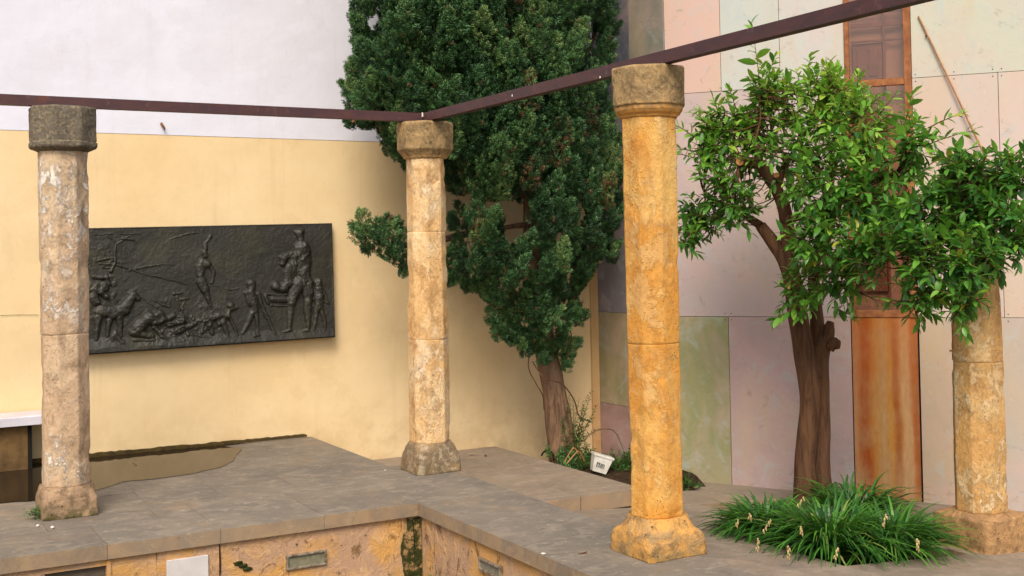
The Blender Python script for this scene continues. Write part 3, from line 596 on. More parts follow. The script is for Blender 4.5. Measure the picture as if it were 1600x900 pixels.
figs.append(('floating_figure', [(675, 238, 20, 680, 252, 17), (680, 215, 12, 688, 175, 8), (688, 175, 8, 712, 138, 9), (660, 295, 27, 690, 300, 24), (650, 320, 30, 648, 355, 25), (705, 310, 12, 728, 350, 10), (728, 350, 10, 712, 408, 8), (655, 390, 30, 672, 440, 24), (672, 440, 24, 705, 530, 10), (690, 470, 14, 712, 550, 7)], .040))
figs.append(('ox_figure', [(120, 560, 34, 180, 572, 38), (180, 572, 38, 235, 556, 36), (240, 545, 32, 285, 475, 24), (285, 470, 22, 310, 490, 16), (262, 462, 7, 300, 440, 5), (100, 600, 22, 92, 725, 10), (160, 620, 20, 150, 700, 10), (215, 600, 22, 222, 700, 10), (190, 690, 20, 215, 740, 14), (180, 700, 18, 170, 770, 8), (225, 740, 15, 235, 775, 8)], .045))
figs.append(('goat_figure', [(70, 430, 44, 130, 425, 36), (85, 370, 10, 150, 368, 14), (150, 368, 14, 170, 410, 12), (120, 450, 20, 150, 480, 16), (80, 470, 26, 95, 510, 22)], .04))
figs.append(('tree_figure', [(170, 340, 10, 195, 290, 8), (195, 290, 8, 205, 180, 6), (205, 180, 6, 160, 140, 5), (205, 190, 6, 272, 138, 5), (110, 272, 6, 185, 262, 6), (115, 292, 6, 188, 300, 6), (130, 315, 6, 178, 322, 5), (90, 130, 4, 330, 128, 4), (240, 150, 8, 300, 160, 7)], .016))
figs.append(('branch_figure', [(210, 300, 8, 320, 345, 7), (320, 345, 6, 570, 412, 5), (270, 335, 7, 390, 305, 6), (390, 305, 6, 510, 298, 4), (310, 470, 5, 400, 535, 6), (400, 500, 6, 475, 540, 6), (490, 160, 5, 560, 130, 5), (560, 130, 5, 640, 126, 4), (720, 425, 4, 750, 428, 4), (800, 440, 6, 870, 436, 5)], .010))
figs.append(('shrub_figure', [(500, 465, 9, 545, 462, 8), (520, 480, 6, 535, 560, 7), (545, 500, 8, 585, 495, 8), (560, 510, 5, 545, 590, 6), (480, 640, 18, 560, 610, 20), (520, 680, 22, 620, 630, 14), (560, 600, 12, 590, 640, 12), (500, 740, 14, 570, 730, 12), (600, 700, 8, 700, 715, 8), (450, 610, 12, 500, 590, 12)], .026))
uu, zz = np.meshgrid(np.linspace(UL, 2.09, NX), np.linspace(0, 1.03, NZ))
P0 = np.stack([uu*3, zz*0, zz*3], -1); wu = uu+.012*fbm(P0, 4, 3)+.005*fbm(P0, 11, 3); wz = zz+.012*fbm(P0+40, 4, 3)+.005*fbm(P0+40, 11, 3)
H = .006*fbm(P0, 1.5, 3)+.0022*fbm(P0, 6, 4)
H += .030*np.clip((.13-.05*np.clip(uu/2, 0, 1)+.03*fbm(P0, 2.2, 3)-zz)/.09, 0, 1)
lab = np.zeros(uu.shape, int)
for k, (nm, caps, hh) in enumerate(figs):
    hk = np.zeros_like(H)
    for (x0, y0, r0, x1, y1, r1) in caps:
        a = np.array(uvp(x0, y0)); b = np.array(uvp(x1, y1)); s = 2.09/1366.
        d = b-a; L = max((d@d), 1e-9); t = np.clip(((wu-a[0])*d[0]+(wz-a[1])*d[1])/L, 0, 1)
        dist = np.hypot(wu-a[0]-t*d[0], wz-a[1]-t*d[1]); r = (r0+(r1-r0)*t)*s*1.0
        h = np.sqrt(np.clip(1-(dist/r)**2, 0, 1))*np.minimum(hh*HK, r*.95)
        m = np.maximum(hk, h); hk = m+.25*np.minimum(hk, h)*(1-np.abs(hk-h)/(hk+h+1e-6))*.3
    hk *= 1+.30*fbm(P0, 8, 5)
    sel = hk > .004
    lab = np.where(sel & (hk > H-.003), k+1, lab); H = np.where(sel, np.maximum(H, hk+.3*H), H)
# gouged groove round the figures reads as modelling
H += .0020*fbm(P0, 18, 5)+.014*np.clip(fbm(P0, 9, 4)-.02, 0, 1)*np.exp(-((uu-.72)/.28)**2-((zz-.22)/.16)**2)*3+.010*np.clip(fbm(P0+9, 7, 4), 0, 1)*np.exp(-((uu-.1)/.22)**2-((zz-.55)/.35)**2)*2
edge = np.minimum(np.minimum(uu-UL, 2.09-uu), np.minimum(zz, 1.03-zz)); H = np.where(edge < .012, .002, H)
lean = .035*(1-zz/1.03)
ca, sa = math.cos(.0145), math.sin(.0145)
RX = -2.082+uu*ca-(zz-.5)*sa*0; RZ = .849+zz*.995+uu*sa; RY = 2.0-lean-H
Vr = np.stack([RX, RY, RZ], -1).reshape(-1, 3)
idx = np.arange(NX*NZ).reshape(NZ, NX); q = np.stack([idx[:-1, :-1], idx[:-1, 1:], idx[1:, 1:], idx[1:, :-1]], -1).reshape(-1, 4)
lq = np.maximum.reduce([lab[:-1, :-1], lab[1:, 1:]]).reshape(-1)
for k in range(len(figs)+1):
    s = lq == k
    if not s.any(): continue
    fq = q[s]; used, inv = np.unique(fq, return_inverse=True)
    part('relief_field' if k == 0 else figs[k-1][0], Vr[used], inv.reshape(-1, 4), m_bronze, rf, True, kind='stuff' if k and figs[k-1][0] in ('branch_figure', 'shrub_figure', 'tree_figure') else None)
# sides of the casting
bo = np.concatenate([idx[0, :], idx[1:, -1], idx[-1, :-1][::-1], idx[1:-1, 0][::-1]]); Vb = Vr[bo]; nb = len(bo)
Vb2 = Vb.copy(); Vb2[:, 1] = 2.056
part('casting_edge', np.vstack([Vb, Vb2]), np.array([(i, i+nb, (i+1) % nb+nb, (i+1) % nb) for i in range(nb)]), m_bronze, rf)

# ================================================================== columns
def onorm(th, p, k, rot):
    a = th-rot; s = 0
    for i in range(k): s = s+np.abs(np.cos(a-i*math.pi/k))**p
    return s**(-1/p)
def loft(cx, cy, zs, rf_, amp, ns, seed, Nn=88, chips=0., cap=True):
    th = np.linspace(0, 2*math.pi, Nn, endpoint=False); V = []
    for z in zs: r = rf_(z, th); V.append(np.stack([r*np.cos(th), r*np.sin(th), th*0+z], -1))
    V = np.array(V); P = V+seed; rr = np.hypot(V[..., 0], V[..., 1])
    d = amp*fbm(P, ns, 4)+amp*.5*fbm(P, ns*5, 3)
    if chips: c = fbm(P+9, 6, 3); d = d-chips*np.clip(c-.22, 0, .25)*4
    V[..., 0] *= (1+d/rr); V[..., 1] *= (1+d/rr); V[..., 2] += amp*.3*fbm(P+50, 9, 2)
    V[..., 0] += cx; V[..., 1] += cy; n = len(zs); V = V.reshape(-1, 3)
    i, j = np.meshgrid(np.arange(n-1), np.arange(Nn), indexing='ij'); k = (j+1) % Nn
    F = np.stack([i*Nn+j, i*Nn+k, (i+1)*Nn+k, (i+1)*Nn+j], -1).reshape(-1, 4).tolist()
    if cap: F += [list(range(Nn-1, -1, -1)), list(range((n-1)*Nn, n*Nn))]
    return V, F
def interp(prof): zs, rs = zip(*prof); return lambda z: np.interp(z, zs, rs)
def column(label, cx, cy, z0, seed, a_sh, rot, joints, capp, basep, mats, hs, pw_=110, bh=.2, lean=0.):
    t = thing('stone_column', label, 'column', (cx, cy, z0), 'octagonal stone columns of the cloister')
    mb, ms, mc = mats
    # base
    zz_ = np.concatenate([np.arange(0, bh, .008), [bh]])
    b_sq, b_mix, b_oct = interp(basep[0]), interp(basep[1]), interp(basep[2])
    fr = lambda z, th: (1-b_mix(z-z0))*hs*b_sq(z-z0)*onorm(th, 14, 2, 0)+b_mix(z-z0)*b_oct(z-z0)*onorm(th, 24, 4, rot)
    V, F = loft(cx, cy, zz_+z0, fr, .008, 7, seed, 96, .006); part('base', V, F, mb, t, True)
    # shaft in drums
    zt = 2.6-capp[0]
    js = [bh]+joints+[zt]
    for k in range(len(js)-1):
        za, zb = js[k]+.0004, js[k+1]-.0004; q = np.linspace(za, zb, int((zb-za)/.016)+3)
        q = np.sort(np.concatenate([q, [za+.004, zb-.004]])); off = random.uniform(-.0015, .0015)
        fs = lambda z, th: (a_sh+off+.004*np.sin((z-z0)*2.1+seed)-.0022*((z-z0 < za+.002) | (z-z0 > zb-.002)))*onorm(th, pw_, 4, rot+.0*z)
        V, F = loft(cx+off*.5, cy-off*.5, q+z0, fs, .0045, 5, seed+k*3, 110, .010); part('shaft_drum', V, F, ms, t, True)
    cpf = interp(capp[1]); q = np.sort(np.unique(np.concatenate([np.arange(zt, 2.6, .009), [p[0] for p in capp[1]], [2.6]])))
    fc = lambda z, th: cpf(z-z0)*onorm(th, 60, 4, rot+capp[2])
    V, F = loft(cx, cy, q+z0, fc, .0045, 8, seed+20, 104, .006); part('capital', V, F, mc, t, True)
    return t
H8 = math.pi/8
bp_sq = [[(0, 1), (.10, 1), (.13, .97), (.17, .9), (.3, .8)], [(0, 0), (.06, 0.05), (.11, .25), (.14, .9), (.2, 1)], [(0, .2), (.12, .195), (.15, .18), (.19, .158), (.3, .155)]]
c1b = [[(0, 1), (.10, 1.0), (.14, .97), (.19, .9)], [(0, 0), (.12, .1), (.16, .6), (.19, 1)], [(0, .18), (.14, .18), (.19, .156)]]
c2b = [[(0, 1), (.08, .99), (.13, .95), (.17, .90), (.215, .82)], [(0, 0), (.12, .1), (.18, .5), (.215, 1)], [(0, .19), (.17, .18), (.215, .152)]]
c4b = [[(0, 1), (.24, 1.0), (.25, .97), (.27, .8)], [(0, 0), (.245, 0.0), (.26, .8), (.27, 1)], [(0, .19), (.25, .2), (.27, .176)]]
capA = (.285, [(2.315, .147), (2.325, .165), (2.335, .192), (2.35, .200), (2.372, .200), (2.378, .192), (2.385, .196), (2.592, .196), (2.6, .190)], 0)
capB = (.27, [(2.33, .150), (2.345, .158), (2.36, .172), (2.385, .192), (2.395, .198), (2.59, .198), (2.6, .192)], 0)
capC = (.27, [(2.33, .150), (2.34, .152), (2.352, .170), (2.37, .182), (2.39, .185), (2.395, .193), (2.59, .193), (2.6, .188)], 0)
column('pale pinkish stone column with smooth dark grey capital, nearest the bronze relief', -2.576, 0, 0, 3.1, .142, 0, [1.15], capA, c1b, (m_base1, m_col1, m_cap1), .17, bh=.19)
column('cream and brown stone column standing at the inner corner under the beam joint', 0, 0, 0, 12.7, .139, 0, [.98, 1.78], capB, c2b, (m_base2, m_col2, m_cap2), .182, bh=.215)
column('bright orange stone column on a lobed base, tallest in view', 0, -2.8346, 0, 22.3, .141, math.radians(9), [1.12], capC, bp_sq, (m_base3, m_col3, m_cap3), .195, bh=.2)
column('ochre stone column on a big square block beside the orange tree', 3.07, -2.44, -.5, 31.9, .162, 0, [1.3], (.27, [(a, b*1.12) for a, b in capC[1]], 0), c4b, (m_base4, m_col4, m_cap4), .235, bh=.27)
# cane peg in the last column
a = atd(1484, 548, 8.15); V, F = tube([a, a+_r*.05-_u*.003], [.008, .007], 6, 1); o = part('peg', V, F, m_bamboo); meta(o, 'short yellow cane stub poking from the side of the ochre column', 'peg')

# ================================================================== steel beams
def beam(label, V, F, spots):
    t = thing('steel_beam', label, 'beam', tuple(np.mean(V, 0)), 'steel beams over the columns')
    part('beam_box', V, F, m_beam, t)
    for s in spots: part('weld', *s, m_pebble, t)
zb0, zb1, hw = 2.606, 2.672, .032
def prism(pts, z0, z1):
    n = len(pts); V = [(x, y, z0) for x, y in pts]+[(x, y, z1) for x, y in pts]
    return V, [tuple(range(n-1, -1, -1)), tuple(range(n, 2*n))]+[(i, (i+1) % n, (i+1) % n+n, i+n) for i in range(n)]
V, F = prism([(-7.5, -hw), (-.034, -hw), (.028, hw), (-7.5, hw)], zb0, zb1); beam('long dark red brown steel beam running left from the corner column', V, F, [])
V, F = prism([(-.030, -hw-.002), (-hw, -6.4), (hw, -6.4), (hw, hw)], zb0, zb1)
beam('dark red brown steel beam running from the corner column towards the upper right', V, F, [tube([(-.034, -.036, zb1-.03), (-.034, -.036, zb1+.002)], [.006, .006], 6, 1), tube([(-.034, -2.42, zb0), (-.034, -2.42, zb0+.012)], [.004, .003], 5, 1), tube([(-.034, -1.4, zb0+.02), (-.034, -1.4, zb0+.035)], [.003, .003], 5, 1), tube([(-.034, -2.72, zb0+.004), (-.034, -2.72, zb0+.02)], [.003, .003], 5, 1)])
part('shim', *join(box(-.06, .06, -.05, .05, 2.600, 2.606)), m_beam, bpy.data.objects['steel_beam'])

# ================================================================== foliage helpers
def rotmats(d, roll):
    """frames whose +Y is d, rolled about it"""
    d = d/np.linalg.norm(d, axis=1)[:, None]; up = np.tile([0., 0, 1], (len(d), 1)); up[np.abs(d[:, 2]) > .95] = [1, 0, 0]
    x = np.cross(d, up); x /= np.linalg.norm(x, axis=1)[:, None]; z = np.cross(x, d)
    c, s = np.cos(roll)[:, None], np.sin(roll)[:, None]; x2 = x*c+z*s; z2 = -x*s+z*c
    return np.stack([x2, d, z2], -1)       # columns
def scatter(T, TF, pos, Rm, scale, tint=None):
    V = np.einsum('nij,vj->nvi', Rm, T)*scale[:, None, None]+pos[:, None]
    n, v = V.shape[:2]; F = (TF[None]+np.arange(n)[:, None, None]*v).reshape(-1, TF.shape[1])
    return V.reshape(-1, 3), F, (np.repeat(tint, v) if tint is not None else None)

# ================================================================== cypress
cy = thing('cypress_tree', 'tall dark green cypress growing against the yellow wall in the corner', 'tree', (2.06, 1.5, -.33))
def cp_(x, y, yy): return aty(x, y, yy)
tr = [aty(886, 750, 1.45), aty(880, 710, 1.45), aty(872, 650, 1.47), aty(862, 590, 1.5), aty(848, 520, 1.5), aty(836, 420, 1.5), aty(832, 330, 1.48), aty(836, 230, 1.45), aty(838, 100, 1.4), aty(838, -150, 1.35), aty(838, -400, 1.35)]
V, F = tube(tr, [.15, .145, .122, .108, .098, .090, .085, .08, .07, .05, .02], 28, 10, .16, 10); part('trunk', V, F, m_bark_c, cy, True)
V, F = tube([aty(887, 750, 1.44), aty(882, 712, 1.45), aty(870, 660, 1.48)], [.19, .14, .10], 20, 6, .2, 9); part('root_flare', V, F, m_bark_c, cy, True)
limbs = [[(842, 350), (815, 352), (785, 356), (740, 362)], [(838, 330), (822, 310), (800, 290), (770, 280)], [(840, 430), (815, 400), (800, 396), (790, 392)], [(838, 300), (862, 270), (892, 232), (905, 190)], [(845, 470), (870, 440), (900, 410), (930, 380)],
         [(836, 250), (790, 200), (720, 160), (640, 120)], [(742, 362), (690, 375), (640, 385), (600, 362), (578, 345)], [(838, 200), (880, 150), (915, 90), (940, 20)], [(836, 180), (800, 100), (770, 20), (750, -80)], [(846, 500), (820, 490), (790, 500)]]
for L in limbs:
    yy = 1.5; P = []
    for i, (x, y) in enumerate(L): P.append(aty(x, y, yy-.10*i*(1 if random.random() > .3 else .4)))
    V, F = tube(P, np.linspace(.035, .012, len(P)), 9, 5, .12, 14); part('limb', V, F, m_bark_c, cy, True)
def inpoly(x, y, poly):
    c = False; n = len(poly); j = n-1
    for i in range(n):
        xi, yi = poly[i]; xj, yj = poly[j]
        if (yi > y) != (yj > y) and x < (xj-xi)*(y-yi)/(yj-yi)+xi: c = not c
        j = i
    return c
crown = [(568, -420), (560, -200), (562, -60), (560, 20), (562, 62), (574, 84), (560, 108), (552, 130), (552, 182), (585, 180), (606, 200), (612, 238), (640, 250), (700, 268), (716, 300), (704, 330), (700, 440), (740, 446), (776, 470), (800, 500), (786, 514), (828, 540), (878, 556), (880, 520), (902, 470), (912, 420), (932, 400), (962, 384), (966, 300), (958, 220), (942, 180), (944, 120), (950, 40), (952, -60), (930, -220), (880, -330), (760, -450), (650, -460)]
holes = [(775, 318, 22, 20), (812, 335, 26, 34), (706, 300, 14, 22), (742, 305, 16, 12), (848, 68, 9, 9), (588, 28, 15, 12), (795, 385, 12, 10), (868, 258, 12, 12), (822, 300, 14, 14), (880, 262, 9, 9), (800, 360, 12, 22)]
def inhole(x, y, m=1.): return any(((x-a)/(c*m))**2+((y-b)/(d*m))**2 < 1 for a, b, c, d in holes)
def edged(x, y):
    e = 1e9; n = len(crown)
    for i in range(n):
        a = np.array(crown[i]); b = np.array(crown[(i+1) % n]); d = b-a; t = max(0, min(1, ((x-a[0])*d[0]+(y-a[1])*d[1])/(d@d))); e = min(e, math.hypot(x-a[0]-t*d[0], y-a[1]-t*d[1]))
    return e
plumes = []
R_ = random.Random(5)
gaps = [(778, 312, 16, 12), (812, 335, 14, 24), (724, 302, 16, 12), (866, 262, 9, 10), (848, 68, 6, 6), (588, 30, 12, 8)]
def crown_layer(count, sep, yfun, lnf, wr, jit):
    got = []; tries = 0
    while len(got) < count and tries < 40000:
        tries += 1; x = R_.uniform(540, 975); y = R_.uniform(-440, 575)
        if not inpoly(x, y, crown) or inhole(x, y, 1.2) or any(((x-a)/(c+17))**2+((y-b)/(d+22))**2 < 1 for a, b, c, d in gaps): continue
        if any((x-a)**2+((y-b)*.62)**2 < sep*sep for a, b in got): continue
        got.append((x, y)); e = min(edged(x, y), 110)/110.; dep = .62*math.sqrt(1-(1-e)**2)+.05
        if y > 440: dep *= .6
        yc = 1.35-.25*min(1, max(0, (330-y)/300)); yy = min(1.92, yc+yfun(dep)+R_.uniform(-jit, jit)); p = aty(x, y, yy); ln = lnf(y)*(1 if e > .12 else .7)
        out = (x-838)/180.; d = np.array([_r[0]*out*.38, (yy-1.4)*.45-.22, 1.0 if y < 430 else .45])+np.array([R_.gauss(0, .16), R_.gauss(0, .16), 0])
        plumes.append((p, d/np.linalg.norm(d), ln, ln*R_.uniform(*wr)))
voids = [(722, 150, 13, 60), (800, 40, 11, 55), (925, 60, 12, 60), (672, 60, 10, 50), (598, 90, 10, 40), (760, 230, 14, 26), (905, 150, 10, 50), (650, 180, 10, 40), (850, 180, 10, 40), (720, 380, 14, 24), (905, 330, 10, 40), (840, 400, 12, 22), (770, 110, 8, 40), (880, 20, 9, 40)]
holes += voids
crown_layer(300, 21, lambda d: -d*1.12, lambda y: R_.uniform(.30, .52) if y < 330 else R_.uniform(.22, .38), (.19, .25), .12)
crown_layer(260, 20, lambda d: -d*.45, lambda y: R_.uniform(.28, .45) if y < 330 else R_.uniform(.2, .34), (.20, .26), .12)
holes = holes[:len(holes)-len(voids)]
crown_layer(180, 25, lambda d: d*.5, lambda y: R_.uniform(.3, .5) if y < 330 else R_.uniform(.2, .34), (.22, .28), .1)
for i_ in range(len(crown)):
    a_, b_ = np.array(crown[i_], float), np.array(crown[(i_+1) % len(crown)], float); L_ = np.linalg.norm(b_-a_)
    if (a_[1]+b_[1])/2 > 290 and 640 < a_[0] < 720: continue
    for q_ in range(int(L_/20)+1):
        c_ = a_+(b_-a_)*R_.random(); nrm_ = np.array([(b_-a_)[1], -(b_-a_)[0]])/L_; nrm_ = nrm_ if not inpoly(*(c_+nrm_*4), crown) else -nrm_
        c_ = c_+nrm_*R_.uniform(-4, 7); d_ = _r*nrm_[0]*.7+np.array([0, -.1, .7-.3*nrm_[1]])+np.array([R_.gauss(0, .2), R_.gauss(0, .2), 0]); l_ = R_.uniform(.10, .26)
        plumes.append((aty(c_[0], c_[1], R_.uniform(1.0, 1.5)), d_/np.linalg.norm(d_), l_, l_*R_.uniform(.18, .3)))
extra = [(563, 365, .22, -1, 1.15), (566, 345, .20, -.2, 1.12), (580, 372, .22, -.8, 1.15), (596, 362, .2, .1, 1.18), (600, 385, .22, -.5, 1.2), (615, 358, .17, .2, 1.2), (620, 395, .2, -.5, 1.22), (632, 375, .2, 0, 1.2), (636, 410, .16, .2, 1.25), (612, 400, .14, -.5, 1.22), (630, 425, .10, .2, 1.25), (590, 352, .1, 0, 1.2), (606, 345, .1, 0, 1.2), (622, 350, .1, 0, 1.2), (574, 388, .1, -1, 1.2),
         (553, 150, .22, -.1, 1.2), (548, 185, .16, -.3, 1.2), (560, 180, .16, .3, 1.2), (556, 120, .16, 0, 1.2), (546, 192, .1, -.6, 1.2), (574, 190, .14, .3, 1.2),
         (886, 560, .14, .3, 1.35), (893, 545, .14, .4, 1.35), (885, 572, .10, -.1, 1.35), (902, 535, .10, .3, 1.35), (912, 492, .12, .4, 1.35), (905, 500, .12, .2, 1.35), (908, 440, .14, .2, 1.35), (918, 425, .12, .3, 1.3), (958, 400, .14, .2, 1.2), (768, 494, .16, -.6, 1.15), (778, 518, .16, -.4, 1.15), (775, 505, .18, -.2, 1.1), (820, 545, .14, -.1, 1.2), (850, 560, .12, 0, 1.2), (800, 530, .14, -.4, 1.15),
         (560, 15, .2, -.3, 1.3), (568, 60, .2, -.5, 1.3), (592, 80, .2, 0, 1.2), (572, 5, .22, 0, 1.3), (605, 60, .25, .2, 1.2)]
for x, y, ln, o_, yy in extra:
    d = np.array([o_*.8, -.1, .8 if ln > .12 else .5]); plumes.append((aty(x, y, yy), d/np.linalg.norm(d), ln, ln*.38))
# one spray of scale leaves: a flat fan of slender diamonds
def spray_template():
    V = []; F = []
    def dia(bx, by, ang, L, wd, zc):
        c, s = math.cos(ang), math.sin(ang); n = len(V)
        for (a, b, z) in ((0, 0, 0), (wd, L*.45, zc), (0, L, -zc*1.5), (-wd, L*.45, zc*.6)): V.append((bx+a*c+b*s, by-a*s+b*c, z+by*by*.3))
        F.append((n, n+1, n+2, n+3))
    dia(0, .25, 0, .75, .06, .03)
    for i, (b, L) in enumerate(((.0, .62), (.2, .60), (.42, .48), (.62, .34))):
        for sg in (-1, 1): dia(0, b+.06*sg, sg*(.62-.05*i), L, .062, .16*sg*(1 if i % 2 else -1))
    return np.array(V), np.array(F)
ST, SF = spray_template()
pos = []; dr = []; scl = []; tn = []
for p, d, ln, wd in plumes:
    n = int(125*(ln/.3)**1.7)+24; t = rng.random(n)**.95; th = rng.random(n)*2*math.pi
    u = np.cross(d, [0, 1, .2]); u /= np.linalg.norm(u); v = np.cross(d, u)
    rad = wd*np.clip(np.sin(np.pi*np.clip(t*.76+.22, 0, 1)), 0, 1)**.8*(.6+.4*rng.random(n)**.5)
    lump = 1+.35*np.sin(th*3+t*9+p[0]*20); rad = rad*lump
    o_ = (u[None]*np.cos(th)[:, None]+v[None]*np.sin(th)[:, None])
    pos.append(p[None]+d[None]*((t-.5)*ln)[:, None]+o_*rad[:, None]); dd = o_*(.7-.4*t)[:, None]+d[None]*(.75+.4*t)[:, None]+rng.normal(0, .24, (n, 3)); dr.append(dd)
    scl.append(rng.uniform(.035, .075, n)); base = rng.normal(.44, .20); tn.append(np.clip(base+rng.normal(0, .18, n)+.25*(t-.4), 0, .95)); tn[-1][rng.random(n) < (.35 if rng.random() < .035 else .012)] = 1.
pos = np.concatenate(pos); dr = np.concatenate(dr); scl = np.concatenate(scl); tn = np.concatenate(tn)
V, F, A = scatter(ST, SF, pos-dr/np.linalg.norm(dr, axis=1)[:, None]*scl[:, None]*.35, rotmats(dr, rng.random(len(pos))*6.28), scl, tn)
ok = V[:, 1].max()
V[:, 1] = np.minimum(V[:, 1], 2.045)
part('foliage', V, F, m_cyp, cy, False, A, kind='stuff')
# brown cones
cones = []
for (x, y) in [(645, 12), (630, 60), (705, 75), (655, 125), (612, 118), (693, 68), (780, 215), (772, 225), (725, 290), (730, 300), (724, 305), (742, 302), (552, 190), (838, 360), (640, 4), (745, 96), (712, 110)]:
    yy = .62 if y < 250 else 1.15; c = aty(x, y, yy)
    V, F = tube([c-[0, 0, .012], c-[0, 0, .008], c, c+[0, 0, .008], c+[0, 0, .012]], [.004, .012, .015, .012, .004], 8, 1, .2, 60); part('cone', V, F, m_cone, cy, True)
# bare twig hanging in the crown
V, F = join(tube([aty(796, 160, .5), aty(788, 182, .5), aty(786, 205, .5), aty(793, 222, .5)], [.004]*4, 5, 4), tube([aty(788, 182, .5), aty(800, 172, .5)], [.003, .002], 4, 1), tube([aty(787, 200, .5), aty(798, 208, .5)], [.003, .002], 4, 1)); part('dead_twig', V, F, m_bamboo, cy)

# creeper and ferny plants round the trunk
def vine(name, lab_, cat, pts, r=.006, mat=m_bark_o):
    V, F = tube(pts, [r]*len(pts), 6, 6, .1, 20); o = part(name, V, F, mat); return meta(o, lab_, cat)
vine('vine_stem', 'thin bare creeper stem looping down left of the cypress trunk', 'vine', [aty(828, 545, 1.2), aty(826, 575, 1.22), aty(838, 600, 1.2), aty(848, 618, 1.2), aty(850, 640, 1.25)], .005)
vine('vine_stem', 'long creeper stem crossing the cypress trunk and drooping to the right', 'vine', [aty(832, 565, 1.2), aty(850, 590, 1.15), aty(878, 600, 1.15), aty(897, 625, 1.2), aty(905, 650, 1.25), aty(925, 660, 1.3)], .006)
vine('vine_stem', 'wiry creeper stem hanging beside the right edge of the crown', 'vine', [aty(898, 420, 1.3), aty(900, 460, 1.3), aty(888, 490, 1.3), aty(893, 530, 1.3), aty(886, 560, 1.3)], .005)
vine('vine_stem', 'arching brown stem over the white plastic pot', 'vine', [aty(912, 690, 1.0), aty(925, 676, 1.0), aty(945, 670, .95), aty(962, 676, .9), aty(975, 705, .85)], .006, m_bark_c)
LT = np.array([(0, 0, 0), (.16, .35, .05), (0, .4, 0), (-.16, .35, .05), (.12, .72, .02), (0, .75, -.03), (-.12, .72, .02), (0, 1, -.1)]); LF = np.array([(0, 1, 2, 2), (0, 2, 3, 3), (1, 4, 5, 2), (2, 5, 6, 3), (4, 7, 5, 5), (5, 7, 6, 6)])
LFT = np.array([(0, 1, 2), (0, 2, 3), (1, 4, 5), (1, 5, 2), (2, 5, 6), (2, 6, 3), (4, 7, 5), (5, 7, 6)])
def fern(label, x0, y0, depth, n, spread, size, seed, droop=.5, cat='plant'):
    g = np.random.default_rng(seed); base = aty(x0, y0, depth); t = thing('leafy_plant', label, cat, tuple(base))
    P = []; Dd = []; S = []; T = []; st = []
    for i in range(n):
        a = g.uniform(-1, 1)*spread; L = size*g.uniform(.5, 1); d = np.array([_r[0]*a, _r[1]*a-.3*g.random(), g.uniform(.35, 1.)]); d /= np.linalg.norm(d)
        b0 = base+np.array([g.normal(0, .05), g.normal(0, .05), 0]); pts = [b0+d*L*k-np.array([0, 0, droop*L*k*k*(1.1-d[2])]) for k in np.linspace(0, 1, 6)]
        st.append(tube(pts, np.linspace(.0035, .0012, 6), 4, 2))
        for k in range(4, 26):
            q = k/26.; j = min(4, int(q*5)); p = pts[j]+(pts[j+1]-pts[j])*(q*5-j); ax = pts[j+1]-pts[j]; ax /= np.linalg.norm(ax)
            sd_ = np.cross(ax, [0, -1, .2])*(1 if k % 2 else -1); P.append(p); Dd.append(sd_+ax*.7+g.normal(0, .2, 3)); S.append(g.uniform(.035, .06)*(1.2-q*.6)); T.append(g.random())
    V, F = join(*st); part('stems', V, F, m_bark_o, t, kind='stuff')
    V, F, A = scatter(LT, LFT, np.array(P), rotmats(np.array(Dd), g.normal(0, .5, len(P))), np.array(S), np.array(T)); part('leaves', V, F, m_fern, t, False, A, kind='stuff')
fern('tall feathery green plant climbing right of the cypress trunk', 893, 705, 1.35, 16, .35, .62, 4, .2)
fern('low bushy dark green plant behind the white pot', 905, 722, 1.15, 24, 1.3, .28, 5)
fern('dark leafy plant in the corner behind the orange column', 975, 738, .8, 34, 1.4, .34, 6)
fern('dark sprig at the foot of the cypress trunk behind the paving edge', 880, 716, 1.25, 16, 1.2, .16, 8)
fern('small weed peeping round the right side of the orange column', 1070, 764, .4, 8, 1.2, .16, 9)
fern('dark mound of leaves between the cypress trunk and the white pot', 900, 735, 1.0, 26, 1.3, .22, 31)
fern('dark mound of leaves right of the white pot', 965, 745, .7, 30, 1.3, .24, 32)
# rubber hoop, dead stalks
vine('hoop', 'dark bent hoop lying against the cypress trunk', 'hoop', [aty(846, 712, 1.35), aty(850, 706, 1.33), aty(858, 704, 1.32), aty(864, 710, 1.3), aty(865, 720, 1.3)], .009, m_dark)
for k, pts in enumerate([[(882, 722), (890, 708), (897, 700), (905, 712), (912, 726)], [(886, 724), (896, 712), (904, 705), (912, 718), (918, 730)]]):
    vine('dry_stalk', ['pale dry stalk bent over beside the trunk, the left one', 'pale dry stalk bent over beside the white pot'][k], 'stalk', [aty(x, y, 1.0-.1*k) for x, y in pts], .005, m_bamboo)
# white plastic pot, tipped against the kerb
pot = thing('plastic_pot', 'small white rectangular plastic pot tipped over behind the paving edge', 'pot', tuple(aty(937, 722, .62)))
pc = aty(938, 724, .62); e1 = np.array([.86, -.36, -.30]); e1 /= np.linalg.norm(e1); e3 = np.array([.22, -.05, .97]); e3 -= e1*(e3@e1); e3 /= np.linalg.norm(e3); e2 = np.cross(e3, e1)
def pv_(a, b, c): return pc+e1*a+e2*b+e3*c
def frust(w0, d0, w1, d1, h0, h1): return [pv_(a*w, b*d, h) for w, d, h in ((w0, d0, h0), (w1, d1, h1)) for a, b in ((-1, -1), (1, -1), (1, 1), (-1, 1))]
part('pot_wall', frust(.062, .05, .085, .07, -.075, .065), QB[:1]+QB[1:], m_pot, pot)
V, F = join((frust(.092, .077, .092, .077, .062, .078), QB+[(4, 5, 6, 7)])); part('rim', V, F, m_pot, pot)
